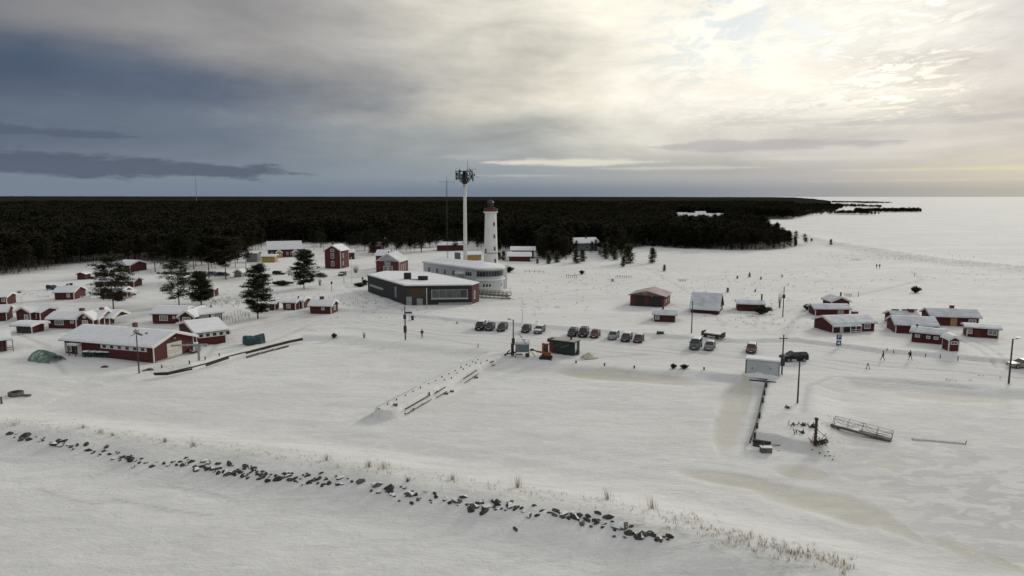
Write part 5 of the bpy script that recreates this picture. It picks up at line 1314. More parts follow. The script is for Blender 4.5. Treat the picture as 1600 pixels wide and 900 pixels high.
def poles():
    pole(633.5, 531, 478, 'wooden utility pole with a dark box in front of the grey building corner', .16, parts=('box', 'lowbox'))
    p = pole(802, 549.5, 499, 'thin dark lamp pole standing beside the blue-grey cabin on legs', .14, 'lamp_pole', parts=('lampL', 'lowbox'))
    pole(1080.5, 521, 471, 'plain pole in front of the steep-roofed cottage', .13)
    pole(1223, 495, 448, 'utility pole beside the tall bare shrub', .14, parts=('box',))
    pole(1221.5, 585, 522, 'utility pole at the right end of the light grey container', .15, parts=('arm', 'insul', 'lowbox'))
    pole(1246, 630, 563, 'street lamp pole standing on the right-hand pier', .14, 'street_lamp', parts=('lampL',), cat='street lamp')
    pole(1576, 599, 528, 'tall lamp pole near the right edge of the frame', .15, 'street_lamp', parts=('lampR',), cat='street lamp')
    pole(816, 508, 489, 'short thin stake behind the parked dark hatchback', .05, 'stake', cat='stake')
    pole(550, 445, 402, 'white flagpole beside the two-storey house', .09, 'flagpole', M_PURE, 'flagpole')
    pole(602, 397, 371, 'thin white pole behind the glazed-gable house', .09, 'flagpole', M_PURE, 'flagpole')
    pole(537.5, 441, 430, 'low sign post in front of the two-storey house', .08, 'sign_post', cat='post')
    t = pole(518.5, 456, 445, 'lantern post on the snow between the pine and the grey building', .08, 'lantern_post', cat='lamp'); MB().lathe([(.12, 2.2), (.3, 2.5), (.28, 2.9), (.05, 3.2)], 6).build('lantern', M_BLACKM, t)
    for px, py, top, lab in [(216.5, 427.5, 423, 'left one of two short dark posts in the open snow near the forest'), (236, 427.3, 422.5, 'right one of two short dark posts in the open snow near the forest'),
                             (1446, 557.5, 552, 'thin dark marker stake right of the rear walker'), (1469, 560, 554, 'dark marker stake below the outhouse'), (1396, 552.5, 547, 'small stake between the two walkers'),
                             (1429, 432, 426, 'short thick post alone above the right cluster'), (389.5, 497.5, 490, 'short dark post left of the tall track-side pine'), (1386, 546, 542, 'short signpost above the left walker'), (1341, 464, 456, 'post behind the white-edged gable')]:
        pole(px, py, top, lab, .09, 'short_post', cat='post')
    t = pole(1496.6, 563.5, 556, 'red marker stake beside the road below the outhouse', .09, 'marker_stake', M_BRED, 'stake')
    t = pole(2.5, 631, 620, 'stubby dark post at the left frame edge', .16, 'short_post', cat='post')
    # cluster of thin stakes and fence frames on the snow field
    for k, (px, py, n, w, h, lab) in enumerate([(835, 426.5, 5, 30, 5, 'thin low goal-like frame in the snow below the stacked-roof cabin'), (974, 434.5, 8, 24, 5, 'broken low fence in the snow above the barn'), (648, 416, 0, 0, 0, ''), (1066, 440, 5, 10, 4, 'short row of fence stubs right of the broken fence'), (893, 434, 6, 16, 7, 'scatter of thin posts and a rail in the mid snow field'),
                                                (1325, 462, 5, 10, 4, 'small grid frame behind the white-edged gable'), (1337, 407, 4, 12, 2.5, 'tiny bench-like frame far up the snow field')]):
        if not lab: continue
        g = at(px, py); kx = g.y / F; t = thing('low_fence', lab, 'fence', g)
        for i in range(n): MB().tube(((i / (n - 1) - .5) * w * kx, 0, -.2), ((i / (n - 1) - .5) * w * kx, random.uniform(-.3, .3), h * kx * random.uniform(.6, 1)), .07, n=5).build('post', M_WOOD, t)
        MB().tube((-.5 * w * kx, 0, h * kx * .6), (.5 * w * kx, 0, h * kx * .55), .05, n=5).build('rail', M_WOOD, t)
    # wire enclosure near the long cabin
    a = at(350, 500); b = at(388, 494); c = at(372, 491); t = thing('wire_fence', 'see-through wire enclosure between the long cabin and the tall pine', 'fence', a)
    ctl = [a, at(368, 504), b, c, a]
    for p, q in zip(ctl[:-1], ctl[1:]):
        p = p - a; q = q - a; n = 4
        for i in range(n): s = p + (q - p) * i / n; MB().tube(s, s + Vector((0, 0, 1.1)), .04, n=4).build('post', M_WOOD, t)
        for z in (.35, .7, 1.08): MB().tube(p + Vector((0, 0, z)), q + Vector((0, 0, z)), .025, n=3).build('wire', M_STEEL, t)


poles()

# ------------------------------------------------------------------ signs, crane, kiosks, machines
def text_part(body, size, loc, rot, m, parent, name='lettering'):
    c = bpy.data.curves.new(name, 'FONT'); c.body = body; c.size = size; c.extrude = .004; c.align_x = 'CENTER'; c.align_y = 'CENTER'
    c.materials.append(m); tmp = bpy.data.objects.new(name, c); me = bpy.data.meshes.new_from_object(tmp); bpy.data.objects.remove(tmp); o = bpy.data.objects.new(name, me); link(o, parent); o.location = loc; o.rotation_euler = rot; return o


M_NETL = mat('pale_green_netting', (.20, .29, .25), .9, .3, 1.5)
def things_mid():
    t = pole(1309.8, 543, 522, 'post with two blue square parking signs by the road', .05, 'parking_sign', M_STEEL, 'sign')
    h = (543 - 522) * t.location.y / F * 1.03
    for z in (h - 1.05, h - 2.2):
        s = MB().box(-.48, .48, -.10, -.055, z, z + .98).build('sign_plate', M_BLUE, t)
        if z > h - 1.5: text_part('P', .95, (0, -.105, z + .49), (math.pi / 2, 0, 0), M_PURE, s)
        else: MB().box(-.25, .25, -.12, -.102, z + .3, z + .62).box(-.12, .12, -.12, -.102, z + .63, z + .78).build('symbol', M_PURE, s)
    t = pole(639.5, 501.5, 488, 'low post with a blue name board beside the utility pole', .05, 'name_board', M_STEEL, 'sign')
    MB().box(-1.0, .7, -.08, -.03, 1.75, 2.2).build('board', M_BLUE, t)
    g = at(644.5, 500); t = thing('litter_bin', 'black litter bin right of the blue name board', 'bin', g); MB().lathe([(.3, -.1), (.33, .85), (.36, .9)], 12).build('drum', M_BLACKM, t); MB().lathe([(.38, .903), (.3, 1.02)], 12).build('lid', M_BLACKM, t)
    # mast lamp with wing-shaped reflector
    t = pole(217.5, 584, 524, 'tall dark lamp mast with a roof-like shade in front of the boat hall', .12, 'lamp_mast', M_BLACKM, 'street lamp')
    h = (584 - 524) * t.location.y / F * 1.03
    MB().add([(-1.0, -.4, h - .25), (0, -.45, h + .35), (1.0, -.4, h - .1), (1.0, .4, h - .1), (0, .45, h + .35), (-1.0, .4, h - .25), (0, -.45, h + .27), (0, .45, h + .27)], [(0, 1, 4, 5), (1, 2, 3, 4), (0, 6, 1), (2, 1, 6), (5, 4, 7), (3, 7, 4), (0, 5, 7, 6), (6, 7, 3, 2)]).build('shade', M_BLACKM, t)
    MB().box(-.3, .35, -.3, .3, h + .36, h + .8).build('lamp_housing', M_STEEL, t); MB().tube((-.1, 0, h + .4), (-.15, 0, h + 2.0), .03).build('spike', M_BLACKM, t)
    # crane
    g = at(311.5, 567.5); t = thing('jib_crane', 'grey steel jib crane with a long crossbar on the quay', 'crane', g, R(8)); k = g.y / F
    MB().lathe([(.3, -.2), (.22, 0), (.2, 24 * k)], 10).build('post', M_STEEL, t); MB().box(-41 * k, 14 * k, -.13, .13, 24 * k + .002, 24 * k + .3).build('boom', M_STEEL, t)
    MB().box(-.5, .4, -.35, .35, 24 * k - .9, 24 * k - .01).build('hoist_housing', M_STEEL, t); MB().box(9 * k, 13 * k, -.1, .1, 24 * k - .25, 24 * k - .01).build('counter_bar', M_STEEL, t); MB().box(-.8, -.4, -.3, -.15, 1.9, 2.6).build('control_box', M_PURE, t)
    # teal tarpaulin over a boat
    g = at(397.5, 536.5); t = thing('covered_boat', 'boat wrapped in a teal tarpaulin standing by the quay', 'boat', g, R(28)); n = 13; vs = []; fs = []
    for i in range(n):
        u = i / (n - 1); y = (u - .5) * 3.9; hh = 1.45 + .30 * abs(math.cos(u * math.pi)) ** 1.2 + random.uniform(-.05, .05); w = 1.0 * math.sin(min(1, .45 + u) * math.pi / 2 if u < .5 else (1.45 - u) * math.pi / 2 / .95) ** .5
        w = 1.05 * (1 - .35 * max(0, u - .75) * 4) if u > .75 else 1.15
        for a in (0, .18, .36, .5, .64, .82, 1): th = math.pi * a; vs.append((-math.cos(th) * w * (1.06 if a in (0, 1) else 1), y, .05 + hh * math.sin(th) ** .55 + random.uniform(-.03, .03)))
    for i in range(n - 1):
        for j in range(6): fs.append((i * 7 + j, i * 7 + j + 1, (i + 1) * 7 + j + 1, (i + 1) * 7 + j))
    fs += [tuple(range(6, -1, -1)), tuple((n - 1) * 7 + j for j in range(7))]
    o = MB(Matrix.Rotation(-math.pi / 2 + .2, 4, 'Z')).add(vs, fs).build('tarpaulin', M_TEAL, t)
    MB().tube((-2.2, -1.05, .15), (2.2, -1.0, .15), .05).build('rope', M_WOOD, t)
    # net tunnel
    g = at(73, 563); k = g.y / F; t = thing('net_tunnel', 'collapsed green netting tunnel on hoops beside the boat hall', 'tunnel frame', g, R(-22)); hoops = []
    for i in range(8):
        x = (i / 7 - .5) * 46 * k; s = 1.0 + .12 * math.sin(i * 1.7); hh = (19 + 3 * math.sin(i * .9)) * k * .62 * (1.15 if i < 5 else .8)
        pts = [Vector((x + .3 * math.sin(a * 2 + i), -math.cos(a) * 1.7 * s, math.sin(a) * hh)) for a in [math.pi * j / 10 for j in range(11)]]; hoops.append(pts)
        m = MB()
        for p, q in zip(pts[:-1], pts[1:]): m.tube(p, q, .045, n=4)
        m.build('hoop', M_NET, t)
    m = MB(); rng = random.Random(3)
    for i in range(7):
        for j in range(10):
            a, b, c, d = hoops[i][j], hoops[i + 1][j], hoops[i + 1][j + 1], hoops[i][j + 1]
            for q in range(4):
                u = (q + .5) / 4; m.tube(a + (b - a) * u, d + (c - d) * u, .03, n=3); m.tube(a + (d - a) * u, b + (c - b) * u, .03, n=3)
    m.build('netting', M_NETL, t)
    m = MB()
    for i in range(7):
        for j in range(10):
            if rng.random() < .42: m.add([tuple(hoops[i][j]), tuple(hoops[i + 1][j]), tuple(hoops[i + 1][j + 1]), tuple(hoops[i][j + 1])], [(0, 1, 2, 3)])
    m.build('bunched_net', M_NETL, t)
    hp = at(57, 558)
    # crumpled net heap by the hall
    g = at(152, 557.5); t = thing('net_heap', 'crumpled teal-green fishing net heap with snow on top, against the boat hall', 'net heap', g, R(-6)); rng = random.Random(9); m = MB(); s_ = MB()
    for i in range(16):
        x = (i / 15 - .5) * 5.0
        for j in range(2):
            c = Vector((x, rng.uniform(-.5, .5), rng.uniform(.15, .7))); ring = MB()
            pts = [c + Vector((math.cos(a) * .42, rng.uniform(-.1, .1), math.sin(a) * .42)) for a in [2 * math.pi * q / 9 for q in range(10)]]
            for p, q in zip(pts[:-1], pts[1:]): m.tube(p, q, .06, n=4)
        if i % 4 in (1, 2): s_.lathe([(.6, 0), (.5, .14), (.2, .2)], 8, (x, 0, .95))
    m.build('net_coils', M_TEAL, t); s_.build('snow_patch', M_SNOWR, t)
    m = MB(); rng2 = random.Random(12)
    for i in range(60): p = Vector((rng2.uniform(-2.5, 2.5), rng2.uniform(-.7, .6), rng2.uniform(0, .85))); m.tube(p, p + Vector((rng2.uniform(-.8, .8), rng2.uniform(-.3, .3), rng2.uniform(-.3, .3))), .05, n=3)
    m.build('loose_net', M_NET, t)
    # stone ring
    g = at(25, 617.5); t = thing('round_tub', 'round grey open tub half sunk in the snow at the far left', 'tub', g); MB().lathe([(.95, -.2), (1.0, .5), (.88, .55), (.82, .3)], 18).build('tub_wall', M_ROCK2, t, False); MB().lathe([(.81, .25), (.81, .3)], 18).build('tub_inside', M_BLACKM, t); MB().box(.9, 2.1, -.3, .3, -.1, .06).build('tub_plank', M_WOOD, t)
    g = at(163, 574); t = thing('scrap_pile', 'bit of dark debris on the snow in front of the net heap', 'debris', g); m = MB()
    for i in range(5): m.box(-.5 + i * .2, -.2 + i * .2, -.2, .2, -.05, .15 + .08 * (i % 3))
    m.build('planks', M_WOOD, t)
    g = at(231, 579); t = thing('plank_pile', 'mossy planks poking out of the snow beside the lamp mast', 'planks', g)
    for i in range(4): MB(Matrix.Rotation(.5 + .3 * i, 4, 'Z')).box(-.9, .9, -.1 + .05 * i, .1 + .05 * i, .0 + .07 * i, .06 + .07 * i).build('plank', M_WOOD, t)
    # green kiosk trailer
    a = at(858.5, 551.5); b = at(897, 556.5); yaw = math.atan2(b.y - a.y, b.x - a.x); L = (b - a).xy.length
    t = thing('kiosk_trailer', 'dark green kiosk trailer with slanted lettering and a black flue', 'trailer', a, yaw)
    MB().box(0, L, 0, 2.4, .2, 2.45).build('body', mat('dark_green_paint', (.012, .030, .020), .6, .4, 2), t)
    MB().box(-.1, L + .15, -.15, 2.6, 2.453, 2.53).build('roof', M_BLACKM, t); MB().box(.5, L * .48, .0, 2.5, 2.533, 2.62).box(L * .5, L + .05, .0, 2.5, 2.533, 2.62).build('roof_frost', mat('trampled_roof_snow', (.40, .37, .33), .9, .2, 1.5), t)
    MB().tube((L * .72, 1.7, 2.5), (L * .72, 1.7, 3.4), .2).tube((L * .72, 1.7, 3.35), (L * .72 - .1, 1.7, 4.0), .16).build('flue', M_BLACKM, t)
    MB().box(-.6, .1, .2, 2.0, 2.0, 2.6).build('roll_tarp', M_RUST, t); MB().box(-.05, .75, -.03, .01, .4, 2.2).build('red_panel', mat('dark_red_panel', (.11, .02, .018), .6), t)
    for x in (L * .3, L * .62): w = MB().lathe([(.36, -.1), (.36, .1)], 14).build('wheel', M_RUBBER, t); w.location = (x, .15, .3); w.rotation_euler = (math.pi / 2, 0, 0)
    w = MB().lathe([(.5, -.12), (.5, .12)], 14).build('spare_wheel', M_RUBBER, t); w.location = (L + .35, .9, .55); w.rotation_euler = (0, math.pi / 2, 0)
    m = MB(Matrix.Translation((L, 0, 0)))
    m.box(.0, .04, .4, 1.0, .5, 2.5); m.build('end_door', M_PURE, t)
    pale = mat('pale_green_lettering', (.16, .24, .19), .6, .3, 6); dim = mat('dim_green_lettering', (.08, .16, .10), .6, .3, 6)
    rng = random.Random(21)
    for mm, x0, z0, n, nm in ((dim, L * .18, 1.25, 9, 'lettering'), (pale, L * .47, 1.12, 8, 'lettering')):
        g2 = MB()
        for i in range(n):
            x = x0 + i * .2; z = z0 + i * .095; hgt = .30
            g2.add([(x, -.012, z), (x + .05, -.012, z), (x + .11, -.012, z + hgt), (x + .06, -.012, z + hgt)], [(0, 1, 2, 3)])
            zz = z + rng.choice((.02, .13, .24)); g2.add([(x + .05, -.013, zz), (x + .17, -.013, zz + .04), (x + .17, -.013, zz + .09), (x + .05, -.013, zz + .05)], [(0, 1, 2, 3)])
        g2.build(nm, mm, t)
    # orange machine
    g = at(853, 560.5); t = thing('loader_machine', 'small orange lifting machine with a folded arm in front of the green trailer', 'machine', g, R(-12))
    MB().box(-.9, .9, -.6, .7, .15, .6).build('undercarriage', M_BLACKM, t)
    MB().box(-.35, .85, -.35, .6, .62, 1.25).build('engine_cover', M_ORANGE, t)
    MB().box(-.75, -.45, .1, .45, .62, 2.75).build('mast', M_ORANGE, t); MB().box(-.4, .35, .15, .5, 1.27, 2.5).build('cab_back', M_RUST, t); MB().box(-.75, .5, .1, .5, 2.55, 2.75).build('cab_top', M_ORANGE, t)
    MB().tube((.4, -.4, 1.1), (-1.6, -.7, 1.45), .17).build('lower_arm', M_ORANGE, t); MB().tube((-1.6, -.7, 1.45), (-2.2, -.8, 1.7), .12).build('upper_arm', M_RUST, t); MB().box(-2.7, -2.1, -1.0, -.6, 1.55, 1.9).build('basket', M_BLACKM, t)
    for s in (-1, 1): MB().box(-1.1, 1.1, s * .62 - .18, s * .62 + .18, -.05, .45).build('track', M_RUBBER, t)
    MB().box(1.0, 1.2, -1.2, -1.0, -.1, .3).build('outrigger', M_BLACKM, t)
    g = at(920, 558.5); t = thing('sawdust_heap', 'yellowish snow and chip heap right of the green trailer', 'heap', g); m = MB(); vs = []; fs = []; rng = random.Random(2)
    rows = 7; sg = 18
    for i in range(rows):
        r = 1.25 * (1 - i / (rows - 1)) ** .8; z = 1.0 * (i / (rows - 1)) ** .8
        for j in range(sg): a2 = 2 * math.pi * j / sg; q = 1 + rng.uniform(-.2, .2); vs.append((math.cos(a2) * r * q * 1.25, math.sin(a2) * r * q, z - .1 + rng.uniform(-.06, .06)))
    for i in range(rows - 1):
        for j in range(sg): fs.append((i * sg + j, i * sg + (j + 1) % sg, (i + 1) * sg + (j + 1) % sg, (i + 1) * sg + j))
    m.add(vs, fs).build('heap_surface', M_SILT, t)
    # blue-grey cabin on legs with scaffold
    g = at(816, 557); k = g.y / F; t = thing('quay_hut', 'blue-grey box cabin on legs with railings and an aerial, beside the thin lamp pole', 'hut', g)
    bg = mat('blue_grey_panel', (.13, .17, .18), .6, .2, 2)
    MB().box(-1.25, 1.25, -.8, .8, .95, 2.35).build('body', bg, t); MB().box(-1.3, 1.3, -.85, .85, 2.353, 2.45).build('roof', M_STEEL, t); MB().box(-1.0, -.1, -.84, -.78, .62, .78).build('ladder_step', M_PURE, t)
    MB().box(-1.25, .1, -1.2, -.82, .5, .7).build('side_tank', bg, t)
    for x in (-1.15, 1.2):
        for y in (-.7, .7): MB().tube((x, y, -.3), (x * 1.05, y, .95), .07).build('leg', M_RUST, t)
    for x in (-1.0, 0.4, 1.25):
        MB().tube((x, -.75, 2.45), (x, -.75, 3.3), .03, n=4).build('roof_post', M_STEEL, t)
    for z in (2.9, 3.28): MB().tube((-1.0, -.75, z), (1.25, -.75, z), .03, n=4).build('roof_rail', M_STEEL, t)
    MB().tube((.7, 0, 2.4), (-.6, 0, 4.2), .05).build('aerial', M_RUST, t)
    for s in (.35, .7): MB().tube((.7 - 1.3 * s - .35, 0, 2.4 + 1.8 * s - .2), (.7 - 1.3 * s + .3, 0, 2.4 + 1.8 * s + .2), .035).build('aerial_element', M_BLACKM, t)
    MB().lathe([(.35, 0), (.35, .6)], 10, (.9, -.6, .1)).build('barrel', M_RUST, t); MB().tube((1.3, -.5, 1.4), (2.4, -.7, .1), .06).build('brace', M_RUST, t)
    g = at(800, 556); t = thing('dark_winch', 'dark winch and lumber tangle at the foot of the thin lamp pole', 'winch', g)
    MB().tube((-1.7, 0, .15), (1.0, .1, .75), .14).build('beam', M_RUST, t); MB().box(-.2, .35, -.2, .3, .2, 2.3).build('cabinet', M_RUST, t); MB().tube((-1.3, -.3, .1), (-.4, .1, 1.1), .1).build('lever', M_BLACKM, t); MB().lathe([(.35, 0), (.35, .5)], 10, (.1, -.4, .2)).build('drum', M_BLACKM, t)
    # light grey container
    a = at(1164.5, 585.5); b = at(1217, 590.5); yaw = math.atan2(b.y - a.y, b.x - a.x); L = (b - a).xy.length; t = thing('shipping_container', 'pale grey box container with a snow roof at the head of the right-hand pier', 'container', a, yaw)
    h = 2.5; gp = mat('pale_grey_panel', (.50, .54, .54), .6, .08, .8, .004, 6)
    MB().box(0, L, 0, 2.3, -.2, h).build('body', gp, t); MB().box(-.08, L + .08, -.08, 2.38, h + .003, h + .08).build('roof_rim', M_STEEL, t)
    MB().box(-.05, L + .05, -.05, 2.35, h + .083, h + .34).build('roof_snow', M_SNOWR, t); MB().box(-.04, .12, -.04, .0, -.2, h - .005).build('corner_post', M_RUST, t); MB().box(L - .12, L + .04, -.04, .0, -.2, h - .005).build('corner_post', M_STEEL, t)
    for i in range(1, 8): MB().box(L * i / 8 - .02, L * i / 8 + .02, -.02, .0, .0, h - .02).build('panel_rib', gp, t)
    MB().box(L * .19, L * .21, -.08, -.02, 1.05, 1.35).build('handle', M_BLACKM, t); MB().box(L * .73, L * .745, -.06, -.02, 1.2, 1.5).build('handle', M_BLACKM, t)
    vs = []; fs = []; n = 18
    for i in range(n):
        u = i / (n - 1); zt = .35 + .45 * math.sin(u * 3.1) * (1 + .3 * math.sin(u * 9)) + (.3 if .3 < u < .5 else 0)
        zt = max(.08, zt * .6); vs += [(-.2 + u * (L + .3), -.5, -.2), (-.2 + u * (L + .3), -.25, zt * .7), (-.2 + u * (L + .3), -.03, zt)]
    for i in range(n - 1):
        for j in range(2): fs.append((i * 3 + j, (i + 1) * 3 + j, (i + 1) * 3 + j + 1, i * 3 + j + 1))
    MB().add(vs, fs).build('snow_drift', M_SNOWR, t, True)
    # log trailer
    a = at(1096, 529); b = at(1127, 530); L = (b - a).xy.length; t = thing('flat_trailer', 'snow-topped flat trailer or log stack on the bank behind the minivans', 'trailer', a, math.atan2(b.y - a.y, b.x - a.x))
    MB().box(0, L, 0, 1.8, .35, .75).build('bed', M_RUST, t); MB().box(.4, L - .2, .1, 1.7, .753, .95).build('snow_cover', M_SNOWR, t)
    for x in (0, L): MB().box(x - .1, x + .1, 0, 1.8, .2, 1.15).build('end_board', M_RUST, t)
    for x in (.8, L - .9): w = MB().lathe([(.35, -.1), (.35, .1)], 12).build('wheel', M_RUBBER, t); w.location = (x, -.02, .3); w.rotation_euler = (math.pi / 2, 0, 0)
    g = at(1031.5, 524.5); t = thing('covered_sled', 'small dark snow-covered sled or machine on the bank above the road', 'sled', g, R(-10)); MB().box(-.7, .7, -.4, .4, .0, .45).build('frame', M_BLACKM, t); MB().box(-.5, .8, -.35, .35, .453, .62).build('snow_cover', M_SNOWR, t); MB().tube((-.8, -.4, .0), (.9, -.4, .05), .06).build('runner', M_BLACKM, t)
    # A-frame easel by the road
    g = at(1356, 577); t = thing('sign_easel', 'small dark A-shaped stand on the road edge left of the walkers', 'stand', g)
    for x in (-.35, .35): MB().tube((x, 0, -.1), (0, .1, 1.1), .05).build('leg', M_BLACKM, t)
    MB().tube((0, .5, -.1), (0, .1, 1.1), .05).build('rear_leg', M_BLACKM, t)
    # yellow sign, utility box
    g = at(385, 428); t = thing('yellow_sign', 'small bright yellow board by the parked cars near the forest', 'sign', g); MB().box(-.45, .45, -.03, .03, .4, 2.0).build('board', mat('yellow_paint', (.50, .44, .06), .6), t); MB().box(-.05, .05, .035, .1, -.2, 1.9).build('post', M_WOOD, t)
    g = at(957, 440); t = thing('cable_cabinet', 'small grey cabinet standing alone in the snow field', 'cabinet', g); MB().box(-.4, .4, -.25, .25, -.2, .95).build('body', M_STEEL, t); MB().box(-.45, .45, -.3, .3, .953, 1.05).build('lid', M_SNOWR, t)
    g = at(715, 407.5)
    t = thing('water_tank', 'grey-blue upright tank just left of the radio tower foot', 'tank', (g.x, g.y, g.z)); MB().lathe([(1.3, -.3), (1.3, 3.6), (1.2, 3.7)], 16).build('shell', mat('tank_blue_grey', (.12, .15, .16), .6), t); MB().lathe([(1.22, 3.703), (.9, 3.9)], 16).build('cap', M_SNOWR, t)


things_mid()

# ------------------------------------------------------------------ quay, piers
M_DWOOD = mat('wet_dark_timber', (.045, .038, .026), .9, .35, 2, .03)
def quay_and_piers():
    # left quay front of stacked timbers
    P = [(241, 586.5), (262, 586), (300, 577.5), (322, 571.8), (357, 560.5), (385, 553), (408, 547), (430, 541.5), (452, 536), (473, 531.3)]
    W = [Vector((*atz(x, y, .5), 0)) for x, y in P]
    t = thing('timber_quay', 'long dark timber quay edge along the left basin', 'quay', (W[0].x, W[0].y, 0)); o = W[0]; rng = random.Random(6)
    for i, (a, b) in enumerate(zip(W[:-1], W[1:])):
        for k, z in enumerate((.62, .92)):
            if k == 0 and i in (2, 4): continue
            j = Vector((0, -.12 * k + rng.uniform(-.08, .08), 0)); MB().tube(a - o + Vector((0, 0, z + rng.uniform(-.05, .05))) + j, b - o + Vector((0, 0, z + rng.uniform(-.05, .05))) + j, .13 if k else .17, n=6).build('timber', M_DWOOD, t)
        if i in (5, 6, 7): MB().tube(a - o + Vector((.5, -1.3, .2)), b - o + Vector((.3, -1.5, .25)), .16, n=6).build('fender_log', M_WOOD, t)
    for px, py in ((253.5, 583), (271, 581.5), (296.5, 575), (321, 569), (343, 563)):
        g = at(px, py); MB().tube((g.x - o.x, g.y - o.y, .9), (g.x - o.x, g.y - o.y, g.z + .55), .11, n=8).build('bollard', M_BLACKM, t)
    # middle pier
    o = Vector((*atz(680, 600, .8), 0)); t = thing('snowy_pier', 'long snow-covered pier with rows of short piles running into the basin', 'pier', o)
    left = [(592, 637.5), (605.5, 630.7), (620, 623.7), (633.8, 616.7), (645.6, 610.4), (657, 605), (669.7, 598.5), (680.6, 593.6), (690.8, 588.3), (701.4, 583), (711.4, 578.2), (720.7, 573.3), (729.6, 569), (738.2, 564), (746.4, 560.6)]
    right = [(618.8, 642.7), (632.6, 634), (646, 627), (659, 619.6), (670.8, 614), (682.5, 607.4), (694.7, 601.4), (705.4, 595.6), (714.7, 591.2), (724.4, 586.3), (734.5, 580.6), (743.5, 575.7), (751.7, 571), (760.7, 566.5), (768.8, 562.3)]
    for px, py in left + right:
        p = at(px, py + 1.5); MB().tube((p.x - o.x, p.y - o.y, -.3), (p.x - o.x + rng.uniform(-.04, .04), p.y - o.y, p.z + rng.uniform(.12, .26)), .095, n=8).build('pile', M_BLACKM, t)
    for a, b in (((629.5, 640.5), (668.5, 618.2)), ((676, 615.7), (692.5, 606)), ((720.5, 593), (741.5, 579.5)), ((762.5, 567.6), (768, 565.3))):
        p = Vector((*atz(*a, .55), .55)); q = Vector((*atz(*b, .55), .55)); dp = Vector((.42, -.72, .08))
        for z in (.24,): MB().tube(p - Vector((o.x, o.y, 0)) + dp + Vector((0, 0, z)), q - Vector((o.x, o.y, 0)) + dp + Vector((0, 0, z)), .085, n=6).build('edge_timber', M_DWOOD, t)
        MB().tube(p - Vector((o.x, o.y, .35)) + dp * 1.6, q - Vector((o.x, o.y, .35)) + dp * 1.6, .06, n=6).build('lower_timber', M_DWOOD, t)
    for px, py in ((697, 606.5), (706, 601), (618, 645), (744, 580)):
        p = at(px, py); MB(Matrix.Translation((p.x - o.x, p.y - o.y, p.z))).box(-.3, .3, -.2, .2, -.2, .2).build('block', M_WOOD, t)
    # right pier edge
    o = Vector((*atz(1175, 688, .9), 0)); t = thing('right_pier_edge', 'dark steel-and-timber edge with black bollards along the right-hand pier', 'pier', o)
    Q = [(1198, 597), (1194, 615), (1189, 640), (1183, 664), (1175, 687)]; W = [Vector((*atz(x, y, 1.0), 0)) - o for x, y in Q]
    for a, b in zip(W[:-1], W[1:]):
        MB().tube(a + Vector((-.15, 0, 1.05)), b + Vector((-.15, 0, 1.05)), .11, n=6).build('edge_timber', M_WOOD, t); MB().tube(a + Vector((-.25, 0, .6)), b + Vector((-.25, 0, .6)), .1, n=6).build('edge_timber', M_RUST, t)
    e = Vector((*atz(1204, 692, .9), 0)) - o; MB().tube(W[-1] + Vector((0, -.2, 1.0)), e + Vector((0, -.2, .95)), .22, n=6).build('end_beam', M_BLACKM, t); MB().tube(W[-1] + Vector((0, -.35, .55)), e * .9 + Vector((0, -.35, .5)), .25, n=6).build('end_beam', M_RUST, t)
    b0 = Vector((*atz(1170, 593, 1.0), 0)) - o; b1 = Vector((*atz(1212, 597, 1.0), 0)) - o; MB().tube(b0 + Vector((0, -.2, 1.0)), b1 + Vector((0, -.2, 1.0)), .12, n=6).build('edge_timber', M_BLACKM, t)
    for px, py in ((1197.6, 602), (1194.5, 614.5), (1192.2, 626.5), (1187, 650), (1183, 666.5), (1179.3, 682)):
        p = Vector((*atz(px, py, 1.1), 1.1)) - Vector((o.x, o.y, 0)); MB().lathe([(.14, -.3), (.13, .42), (.17, .46), (.17, .52)], 10, p).build('bollard', M_BLACKM, t)
    # open box
    g = at(1196.5, 706.5); t = thing('wooden_crate', 'weathered wooden box with snow on its lid at the pier tip', 'crate', g, R(-4)); k = g.y / F
    MB().box(-.62, .62, -.4, .4, -.1, .62).build('body', M_ROCK2, t); MB().box(-.66, .66, -.42, .42, .622, .70).build('lid_snow', M_SNOWR, t); MB().tube((-.3, .2, .6), (-.3, .2, 1.2), .07).build('handle_post', M_BLACKM, t)
    g = at(1217, 697); t = thing('drift_pole', 'thin pole lying on the snow right of the wooden box', 'pole', g); MB().tube((-.9, 0, .15), (.9, -.05, .1), .05).build('shaft', M_WOOD, t)
    # black beacon
    g = at(1273.5, 696); k = g.y / F; t = thing('beacon_post', 'thick black beacon post wrapped in ropes and scrap at the pier head', 'beacon', g); hh = 42 * k
    MB().lathe([(.17, -.3), (.16, hh), (.13, hh + .02)], 10).build('post', M_RUST, t); MB().lathe([(.2, hh + .022), (.25, hh + .12), (.2, hh + .3), (.05, hh + .35)], 10).build('beacon_head', M_BLACKM, t)
    b = MB(); rng = random.Random(8)
    for i in range(34):
        p = Vector((rng.uniform(-.35, 1.3), rng.uniform(-.5, .5), rng.uniform(0, .3))); b.tube(p, p + Vector((rng.uniform(-.5, .5), rng.uniform(-.3, .3), rng.uniform(.0, 1.1 - .4 * abs(p.x)))), rng.uniform(.02, .05), n=4)
    b.build('rope_and_rods', M_RUST, t)
    for i in range(4):
        ring = MB(); c = Vector((.35 + .2 * i, -.1 * i, .3 + .12 * i)); R0 = .5 - .04 * i; pts = [c + Vector((math.cos(a) * R0, math.sin(a) * R0 * .8, .1 * math.sin(a * 2))) for a in [2 * math.pi * q / 14 for q in range(15)]]
        for p, q in zip(pts[:-1], pts[1:]): ring.tube(p, q, .08, n=5)
        ring.build('rope_coil', M_BLACKM, t)
